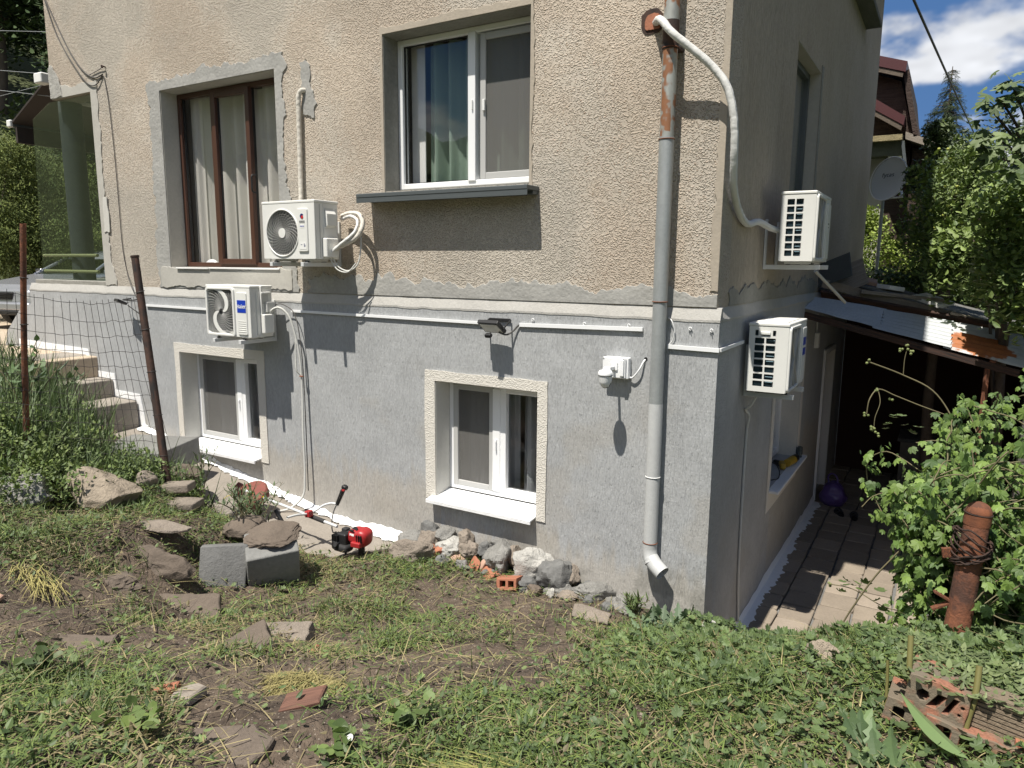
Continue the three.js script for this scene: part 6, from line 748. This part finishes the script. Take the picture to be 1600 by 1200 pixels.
// ---------------------------------------------------------------- vine round the bollard
{
  rnd = mulberry(101); const g = thing('climbing_vine', 'tangled leafy vine growing over the right side around the rusty post', 'vine'), stems = [], m = [], cs = [];
  const seedPts = []; for (let i = 0; i < 105; i++) { const a = R(1.5, 2.3), z = R(-.2, 1.0); seedPts.push(V(a, .4, z)); }
  const env = p => { const d = (p.x - (1.92 - .12 * p.y)) / .52, e = (p.y - 1.12) / .98, f = (p.z - .35) / .7; return d * d + e * e + f * f; };
  seedPts.forEach((s, i) => { let p = s.clone(), d = V(R(-.25, .1), 1, R(-.2, .25)).normalize(); const pts = [p.clone()]; const n = 10 + Math.floor(R(0, 10)); for (let k = 0; k < n; k++) { d.add(V(R(-.45, .4), R(-.35, .25), R(-.4, .45))).normalize(); if (env(p) > 1) d.lerp(V(1.75, .9, .35).sub(p).normalize(), .45).normalize(); p = p.clone().addScaledVector(d, .11); pts.push(p); for (let q = 0; q < 7; q++) { if (p.x > 1.36 && p.x < 1.7 && p.z > .9 && rnd() < .93) continue; m.push(mx4(p.clone().add(V(R(-.07, .07), R(-.06, .06), R(-.07, .07))), new THREE.Euler(R(-1.2, -.1), R(-1.5, 1.7), R(2.4, 3.9), 'YXZ'), V(1, 1, 1).multiplyScalar(R(.32, .95)))); cs.push(greens([.045, .10, .018], [.19, .29, .055])); } } stems.push(tube(pts, .004, pts.length * 3, 4)); });
  
  for (let i = 0; i < 26; i++) { const b = V(R(1.5, 2.0), R(.6, 1.6), R(.0, .8)), dir = V(R(-1, .1), R(.0, .9), R(-.2, .7)).normalize(), L = R(.22, .5), pts = [0, .35, .7, 1].map(t => b.clone().addScaledVector(dir, L * t).add(V(0, -.16 * L * t * t * 3, 0))); if (pts[3].x < 1.2 && pts[3].y < 1.2) continue; stems.push(tube(pts, .003, 12, 4)); for (let k = 1; k < 9; k++) { const q = b.clone().addScaledVector(dir, L * k / 8).add(V(R(-.03, .03), -.48 * L * (k / 8) ** 2 + R(-.03, .02), R(-.03, .03))); if (q.x > 1.36 && q.x < 1.7 && q.z > .9) continue; m.push(mx4(q, new THREE.Euler(R(-1.2, -.1), R(-1.5, 1.7), R(2.4, 3.9), 'YXZ'), V(1, 1, 1).multiplyScalar(R(.3, .7)))); cs.push(greens([.06, .12, .02], [.2, .3, .06])); } }
  const sh = (pts, r) => mesh('shoot', tube(pts, r, 40, 5), M.stem, g); mesh('stems', stems, M.stem, g); inst('leaves', vineLeaf, M.leaf, m, cs, g); const bud = new THREE.IcosahedronGeometry(.009, 1), bm = [], bc = [];
  sh([[1.62, 1.0, .3], [1.5, 1.4, -.1], [1.42, 1.62, -.3], [1.3, 1.78, -.3], [1.13, 1.87, -.25], [.93, 1.96, -.1]], .005); sh([[1.42, 1.62, -.3], [1.25, 1.68, -.25], [1.1, 1.74, -.2], [1.0, 1.78, -.15], [.96, 1.72, -.1], [.95, 1.62, -.1]], .004); sh([[1.0, 1.78, -.15], [1.02, 1.7, -.12], [1.0, 1.6, -.1], [1.0, 1.52, -.1]], .0025); sh([[1.13, 1.87, -.25], [1.13, 1.98, -.25], [1.14, 2.05, -.25]], .0025); sh([[1.6, .95, .4], [1.35, 1.2, .35], [1.2, 1.25, .3], [1.06, 1.2, .3], [1.0, 1.12, .3]], .0035); sh([[1.5, .9, .6], [1.3, 1.05, .6], [1.17, .9, .6], [1.02, .6, .6], [.95, .42, .6]], .005); sh([[1.5, .7, .6], [1.2, .6, .5], [1.0, .65, .45], [.86, .63, .4]], .003);
  sh([[1.95, .5, .9], [1.9, 1.0, .8], [1.92, 1.3, .7]], .009);
  for (const [x, y, z] of [[.93, 1.96, -.1], [1.0, 1.78, -.15], [1.14, 2.05, -.25], [1.11, 2.03, -.25], [1.17, 2.02, -.25], [.95, 1.62, -.1], [1.0, 1.52, -.1], [.98, 1.54, -.1], [1.02, 1.5, -.08], [1.08, 1.7, -.2], [.87, .63, .4]]) for (let k = 0; k < 3; k++) { bm.push(mx4(V(x + R(-.015, .015), y + R(-.015, .015), z + R(-.015, .015)), new THREE.Euler(), V(1, 1, 1))); bc.push(greens([.16, .2, .06], [.26, .3, .1])); }
  inst('buds', bud, M.leaf, bm, bc, g); const lm = [], lc = []; for (const [x, y, z] of [[1.12, 1.6, -.15], [1.07, 1.55, -.1], [1.2, 1.55, -.1], [1.06, 1.2, .3], [1.2, 1.24, .3], [.9, .64, .4], [1.0, .66, .45], [1.05, .7, .55], [1.1, .66, .5], [1.2, .62, .55], [1.15, .55, .6], [1.22, .5, .65]]) for (let k = 0; k < 3; k++) { lm.push(mx4(V(x + R(-.05, .05), y + R(-.04, .04), z + R(-.04, .04)), new THREE.Euler(R(.7, 1.8), R(-1, 1), 0, 'YXZ'), V(1, 1, 1).multiplyScalar(R(.5, .9)))); lc.push(greens([.07, .11, .03], [.15, .22, .06])); } inst('shoot_leaves', vineLeaf, M.leaf, lm, lc, g);
}
// ---------------------------------------------------------------- ground cover
const bare = [[-1.9, 3.0, .3, .2], [-.45, 2.0, .3, .2], [-1.6, 1.7, .3, .2], [.4, 2.5, .2, .12], [-1.55, 1.0, .55, .3], [-2.75, 2.95, .6, .35], [-2.3, 3.35, .5, .25], [-.75, 2.75, .45, .3], [-1.2, 3.2, .4, .3], [-.2, 2.35, .25, .15], [-.95, 2.3, .3, .25], [-.62, 3.32, .3, .2], [.05, 2.1, .2, .15], [-1.0, .75, .3, .2], [-2.85, 2.4, .4, .15]];
const dry = (x, z) => sm(.38, .7, .65 * n2(x * 1.9 + 71, z * 1.9 + 71, 41) + .35 * n2(x * 6 + 71, z * 6 + 71, 42));
const cover = (x, z) => { let d = .47 - .17 * sm(.2, -.6, x) + 1.1 * (n2(x * 1.7 + 33, z * 1.7 + 33, 21) - .5) + .6 * (n2(x * 5 + 33, z * 5 + 33, 22) - .5); d += .35 * sm(-.5, .5, x) ; for (const [bx0, bz, rx, rz] of bare) { const q = ((x - bx0) / rx) ** 2 + ((z - bz) / rz) ** 2; d -= .75 * Math.exp(-q * 1.2); } return clamp(d, .04, 1); };
function free(x, z) { if (z < .03) return false; if (x > -.05 && z < alleyEdge(x) + .02) return false; if (x < -2.66 && z < pathEdge(x) + .03) return false; if (x < -7.6) return false; if (x > -5.95 && x < -5.1 && z < 1.25) return false; return true; }
function scatter(n, fn, seed) { rnd = mulberry(seed); const m = [], c = []; let tries = 0; while (m.length < n && tries++ < n * 8) { const x = R(-6.2, 3.4), z = R(.02, 4.9); if (!free(x, z)) continue; const q = fn(x, z); if (q) { m.push(q[0]); c.push(q[1]); } } return [m, c]; }
const eu = (a, b, c) => new THREE.Euler(a, b, c, 'YXZ'), scl = k => V(k, k, k);
{
  const lay = (x, z, up = .0) => V(x, ground(x, z) + up, z);
  let [m, c] = scatter(105000, (x, z) => rnd() < cover(x, z) ? [mx4(lay(x, z, R(.002, .05)), eu(R(.9, 2.0), R(0, 6.28), R(-.4, .4)), scl(R(.5, 1.25))), rnd() < .1 + (x > -.3 ? .25 : .5) * dry(x, z) ? greens([.13, .105, .055], [.30, .25, .125]) : greens([.05, .085, .018], [.16, .21, .05])] : null, 201);
  kind(inst('grass_clippings', bladeGeo(.085, .0045, .5, 3), M.straw, m, c), 'stuff').userData.label = 'cut grass blades strewn over the garden soil';
  [m, c] = scatter(47000, (x, z) => rnd() < cover(x, z) * (x > -.3 ? 1 : .6) ? [mx4(lay(x, z, R(.004, .065)), eu(R(.6, 2.3), R(0, 6.28), R(-.7, .7)), scl(R(.22, .85))), rnd() < .06 + (x > -.3 ? .15 : .4) * dry(x, z) ? greens([.14, .115, .06], [.26, .22, .11]) : greens([.04, .08, .018], [.15, .215, .06])] : null, 203);
  kind(inst('leaf_litter', leafGeo(.05, .028, .3, 3), M.leaf, m, c), 'stuff').userData.label = 'cut green leaves scattered over the garden';
  [m, c] = scatter(26000, (x, z) => { const k = cover(x, z); return rnd() < k * (n2(x * 2.5 + 11, z * 2.5 + 11, 31) > .5 ? 1 : .08) ? [mx4(lay(x, z, -.005), eu(R(-.55, .55), R(0, 6.28), R(-.5, .5)), V(1, R(.4, 1.0), 1)), greens([.06, .105, .022], [.15, .21, .05])] : null; }, 205);
  kind(inst('short_grass', bladeGeo(.13, .0055, .8, 4), M.leaf, m, c), 'stuff').userData.label = 'short standing grass tufts in the garden';
  [m, c] = scatter(700, (x, z) => [mx4(lay(x, z, R(.0, .02)), eu(R(1.4, 1.65), R(0, 6.28), 0), V(R(.8, 1.6), R(.6, 2.2), 1)), greens([.09, .065, .045], [.2, .16, .11])], 206);
  kind(inst('twigs', taper([[0, 0, 0], [.004, .07, .006], [-.003, .15, 0]], .0028, .0012, 4, 4), M.straw, m, c), 'stuff').userData.label = 'thin dead twigs lying on the soil';
  [m, c] = scatter(4200, (x, z) => rnd() < .3 + .5 * cover(x, z) ? [mx4(lay(x, z, R(.01, .04)), eu(R(1.35, 1.7), R(0, 6.28), 0), V(R(.6, 1.1), R(.5, 2), 1)), greens([.16, .13, .065], [.38, .32, .16])] : null, 207);
  kind(inst('straw', bladeGeo(.17, .0035, .25, 4), M.straw, m, c), 'stuff').userData.label = 'dry straw stalks lying across the clippings';
  [m, c] = scatter(2600, (x, z) => [mx4(lay(x, z, .002), eu(R(0, 3), R(0, 3), R(0, 3)), V(R(.4, 1.6), R(.3, 1), R(.4, 1.6))), greens([.14, .11, .08], [.30, .26, .21])], 209);
  kind(inst('gravel', new THREE.IcosahedronGeometry(.007, 0), M.straw, m, c), 'stuff').userData.label = 'small stones and soil crumbs on the bare ground';
  [m, c] = scatter(2600, (x, z) => rnd() < .25 + .6 * cover(x, z) ? [mx4(lay(x, z, R(.01, .04)), eu(R(.9, 2.1), R(0, 6.28), R(-.5, .5)), scl(R(.25, .55))), greens([.07, .11, .03], [.2, .27, .09])] : null, 208);
  kind(inst('torn_leaves', vineLeaf, M.leaf, m, c), 'stuff').userData.label = 'torn broad leaves strewn across the whole garden';
  // thick leaf cuttings piled on the bank edge and at the bottom right
  rnd = mulberry(211); m = []; c = []; while (m.length < 10500) { const x = R(-.1, 3.3), z = alleyEdge(x) + Math.abs(R(-1, 1) * R(0, 1)) * 2.6; if (z > 4.6 || (x > 1.3 && x < 1.95 && z > 1.86 && z < 2.12)) continue; m.push(mx4(V(x, ground(x, z) + R(0, .09), z), eu(R(.5, 2.4), R(0, 6.28), R(-.8, .8)), scl(R(.2, .68)))); c.push(greens([.05, .09, .025], [.16, .23, .075])); }
  kind(inst('leaf_cuttings', vineLeaf, M.leaf, m, c), 'stuff').userData.label = 'wilting cut leaves heaped along the bank beside the alley';
  rnd = mulberry(212); m = []; c = []; while (m.length < 900) { const x = R(1.3, 1.95), z = R(1.72, 2.1), top = mix(1.035, .985, (x - 1.3) / .65); m.push(mx4(V(x, top + R(0, .02), z), eu(R(1.1, 1.9), R(0, 6.28), R(-.4, .4)), scl(R(.4, 1)))); c.push(greens([.09, .13, .04], [.2, .25, .10])); }
  kind(inst('brick_top_litter', leafGeo(.05, .024, .3, 3), M.leaf, m, c), 'stuff').userData.label = 'cut leaves lying on top of the bricks at bottom right';
  // tall weeds on the left terrace
  rnd = mulberry(213); m = []; c = []; while (m.length < 5200) { const x = R(-8.2, -4.4), z = R(.8, 3.0); if (x > -6.0 && x < -5.05 && z < 1.3) continue; if (x > -4.9 && z > 2.2) continue; m.push(mx4(V(x, ground(x, z) - .02, z), eu(R(-.35, .35), R(0, 6.28), R(-.35, .35)), V(R(.7, 1.3), R(.35, 1.15) * (x < -5 ? 1.45 : 1), 1))); c.push(greens([.045, .085, .02], [.12, .18, .05])); }
  kind(inst('tall_grass', bladeGeo(.42, .009, .8, 5), M.leaf, m, c), 'stuff').userData.label = 'tall uncut grass on the left terrace by the fence';
  rnd = mulberry(215); m = []; c = []; while (m.length < 900) { const x = R(-6.6, -4.2), z = R(1.1, 2.9); if (x > -5.95 && x < -5.05 && z < 1.3) continue; m.push(mx4(V(x, ground(x, z) + R(.02, .24), z), eu(R(-.4, .4), R(0, 6.28), R(-.4, .4)), scl(R(.5, 1)))); c.push(greens([.06, .11, .02], [.17, .23, .045])); }
  kind(inst('weed_foliage', cFine, M.leaf, m, c), 'stuff').userData.label = 'low leafy weeds between the tall grass on the left terrace';
}
// single plants one can point at
function sprig(name, label, x, z, n, h, leaf, ca, cb, o = {}) { rnd = mulberry(o.seed || 5); const g = thing(name, label, 'plant', o.group), y = o.y !== undefined ? o.y : ground(x, z), st = [], m = [], c = []; for (let i = 0; i < n; i++) { const a = R(0, 6.28), sp = R(.1, o.spread || .5) * h, tip = V(x + Math.cos(a) * sp, y + h * R(.6, 1), z + Math.sin(a) * sp), b = V(x + R(-.03, .03), y - .02, z + R(-.03, .03)), mid = b.clone().lerp(tip, .5).add(V(0, h * .15, 0)); const cv = new THREE.CatmullRomCurve3([b, mid, tip]); st.push(new THREE.TubeGeometry(cv, 8, o.sr || .003, 4)); const k = o.leaves || 7; for (let q = 0; q < k; q++) { const p = cv.getPoint(.25 + .75 * (q + .5) / k); m.push(mx4(p, eu(R(.5, 1.7), R(0, 6.28), R(-.3, .3)), scl(R(.6, 1.1) * (o.ls || 1)))); c.push(greens(ca, cb)); } } mesh('stems', st, M.stem, g); inst('leaves', leaf, M.leaf, m, c, g); return g; }
const jag = leafGeo(.13, .06, .2, 8, 1, 1), narrow = leafGeo(.07, .016, .2, 3);
sprig('young_shrub', 'bushy narrow leaved weed between the leaning post and the brush cutter', -3.75, 1.0, 16, .5, narrow, [.05, .09, .03], [.11, .17, .06], { seed: 21, leaves: 12, spread: .6 }); sprig('young_shrub', 'narrow leaved weed in front of the cutting head', -3.5, 1.12, 14, .42, narrow, [.05, .085, .03], [.12, .17, .06], { seed: 22, leaves: 12, spread: .7 }); sprig('young_shrub', 'leafy weed growing on top of the square concrete block', -3.32, 1.42, 12, .26, narrow, [.05, .09, .03], [.12, .18, .06], { seed: 33, leaves: 10, spread: .8, y: .56 }); sprig('young_shrub', 'tall weed growing by the foot of the leaning post', -4.35, 1.05, 10, .62, narrow, [.05, .09, .03], [.12, .18, .05], { seed: 23, leaves: 12, spread: .3 });
sprig('thistle_plant', 'grey green jagged thistle leaves by the wall corner', -.05, .78, 9, .16, jag, [.08, .13, .065], [.16, .23, .12], { seed: 24, leaves: 4, spread: 1.3 }); sprig('thistle_plant', 'jagged leaves flattened at the bottom right corner', 1.25, 2.35, 6, .08, jag, [.09, .15, .06], [.17, .25, .1], { seed: 25, leaves: 3, spread: 1.6 }); sprig('weed', 'green weed clump against the wall below the drainpipe', -.42, .3, 14, .2, narrow, [.06, .1, .025], [.13, .19, .05], { seed: 26, leaves: 8, spread: .5 });
const round = lobedLeaf(.03, [[0, 1], [.6, .9], [1.2, .95], [1.9, .9], [2.6, .7], [3.1416, .35]]);
const bw = sprig('bindweed', 'bindweed patch with one white flower at the bottom edge', -.3, 3.36, 12, .09, round, [.07, .12, .025], [.17, .24, .06], { seed: 27, leaves: 4, spread: 1.6 }); mesh('flower', [at(new THREE.LatheGeometry([[.001, 0], [.004, .01], [.009, .018], [.017, .022]].map(q => new THREE.Vector2(...q)), 14), -.285, ground(-.28, 3.34) + .05, 3.345, .7, -.3)], new THREE.MeshStandardMaterial({ color: col(.8, .8, .8), roughness: .7, side: THREE.DoubleSide }), bw);
sprig('bindweed', 'round leaved weed patch at the lower left', -.95, 3.72, 12, .1, round, [.07, .12, .025], [.19, .26, .06], { seed: 28, leaves: 4, spread: 1.8 }); sprig('bindweed', 'round leaved weeds right of the straw heap', -.25, 3.1, 8, .07, round, [.08, .13, .03], [.16, .23, .06], { seed: 29, leaves: 4, spread: 1.8 }); sprig('bindweed', 'low dark weed at the left edge below the slab', -1.85, 3.62, 10, .12, round, [.06, .1, .03], [.12, .17, .05], { seed: 30, leaves: 4, spread: 1.2 });
sprig('broadleaf_weed', 'broad leaved weed in front of the middle step', -6.6, 1.0, 8, .5, bigLeaf, [.05, .10, .03], [.10, .17, .05], { seed: 41, leaves: 4, spread: .5, ls: .7, sr: .005 }); sprig('broadleaf_weed', 'tall leafy weed in front of the top step', -7.3, 1.05, 8, .6, bigLeaf, [.05, .11, .03], [.12, .2, .05], { seed: 42, leaves: 4, spread: .4, ls: .7, sr: .005 }); sprig('broadleaf_weed', 'broad leaved burdock in the tall grass behind the left pole', -5.9, 1.7, 8, .62, bigLeaf, [.05, .10, .03], [.10, .17, .05], { seed: 31, leaves: 3, spread: .5, ls: 1.1, sr: .006 });
{ // straw heap
  rnd = mulberry(217); const m = [], c = []; for (let i = 0; i < 1100; i++) { const a = R(0, 6.28), r = Math.pow(rnd(), .7), x = -.98 + Math.cos(a) * r * .21, z = 2.92 + Math.sin(a) * r * .15, h = .085 * (1 - r * r); m.push(mx4(V(x, ground(x, z) + h * rnd() + .005, z), eu(R(1.0, 1.9), R(-.9, .5) + (rnd() < .3 ? R(0, 6) : 0), R(-.3, .3)), V(.8, R(.5, 1.3), 1))); c.push(greens([.17, .15, .05], [.34, .29, .12])); }
  const s = inst('straw_heap', bladeGeo(.16, .0035, .9, 5), M.straw, m, c); tag(s, 'small heap of yellow dry grass on the soil', 'straw heap'); kind(s, 'stuff');
  const m2 = [], c2 = []; for (let i = 0; i < 130; i++) { const x = .25 + R(-.12, .2), z = 3.16 + R(-.08, .12); m2.push(mx4(V(x, ground(x, z) + R(.005, .05), z), eu(R(1.3, 1.7), -1.2 + R(-.25, .25), 0), V(1, R(1, 2), 1))); c2.push(greens([.12, .14, .04], [.28, .27, .08])); } const s2 = inst('straw_heap', bladeGeo(.18, .004, .3, 4), M.straw, m2, c2); tag(s2, 'bundle of long yellow green stalks at the bottom centre', 'straw heap'); kind(s2, 'stuff');
  const m3 = [], c3 = []; for (let i = 0; i < 110; i++) { const x = -2.55 + R(-.2, .15), z = 3.0 + R(-.08, .08); m3.push(mx4(V(x - .55, ground(x - .55, z) + R(.005, .06), z), eu(R(1.2, 1.7), 1.1 + R(-.4, .4), 0), V(1, R(.8, 1.8), 1))); c3.push(greens([.2, .18, .06], [.38, .33, .12])); } const s3 = inst('straw_heap', bladeGeo(.17, .004, .5, 4), M.straw, m3, c3); tag(s3, 'yellow dry stalks at the left edge', 'straw heap'); kind(s3, 'stuff');
}
{ // cut stems and the big leaf at the bottom right
  const st = (l, pts, r) => tag(mesh('cut_stem', tube(pts, r, 24, 7), S(.16, .15, .05, .6)), l, 'stem', 'cut stems by the bricks');
  st('cut green stem at the left end of the hollow bricks', [[1.375, .8, 2.06], [1.36, .93, 2.06], [1.34, 1.02, 2.05], [1.33, 1.16, 2.0]], .011); st('cut green stem in front of the broken brick', [[1.52, .8, 2.12], [1.535, .93, 2.09], [1.55, 1.02, 2.07], [1.555, 1.12, 2.03]], .0115); st('thin dead twig standing left of the bricks', [[1.27, .84, 2.0], [1.265, .95, 1.98], [1.26, 1.02, 1.97]], .006);
  const lf = mesh('dock_leaf', leafGeo(.27, .085, .35, 12, 1, 0), M.leaf.clone()); lf.material.color = col(.17, .26, .09); lf.position.set(1.54, .885, 2.26); lf.rotation.set(1.3, -1.75, .25, 'YXZ'); tag(lf, 'large single pale green leaf lying at the bottom right corner', 'leaf');
}

// ---------------------------------------------------------------- set every thing's origin at its base
scene.updateMatrixWorld(true);
for (const o of scene.children) {
  if (o.isLight || o === sun.target || o.userData.kind === 'structure' || o.isInstancedMesh || o.position.lengthSq() > 0) continue;
  const b = new THREE.Box3().setFromObject(o); if (b.isEmpty()) continue; const c = V((b.min.x + b.max.x) / 2, b.min.y, (b.min.z + b.max.z) / 2);
  if (o.isMesh) { o.geometry = o.geometry.clone().translate(-c.x, -c.y, -c.z); for (const k of o.children) k.position.sub(c); } else for (const k of o.children) k.position.sub(c);
  o.position.copy(c);
}
scene.updateMatrixWorld(true);
renderer.render(scene, camera);
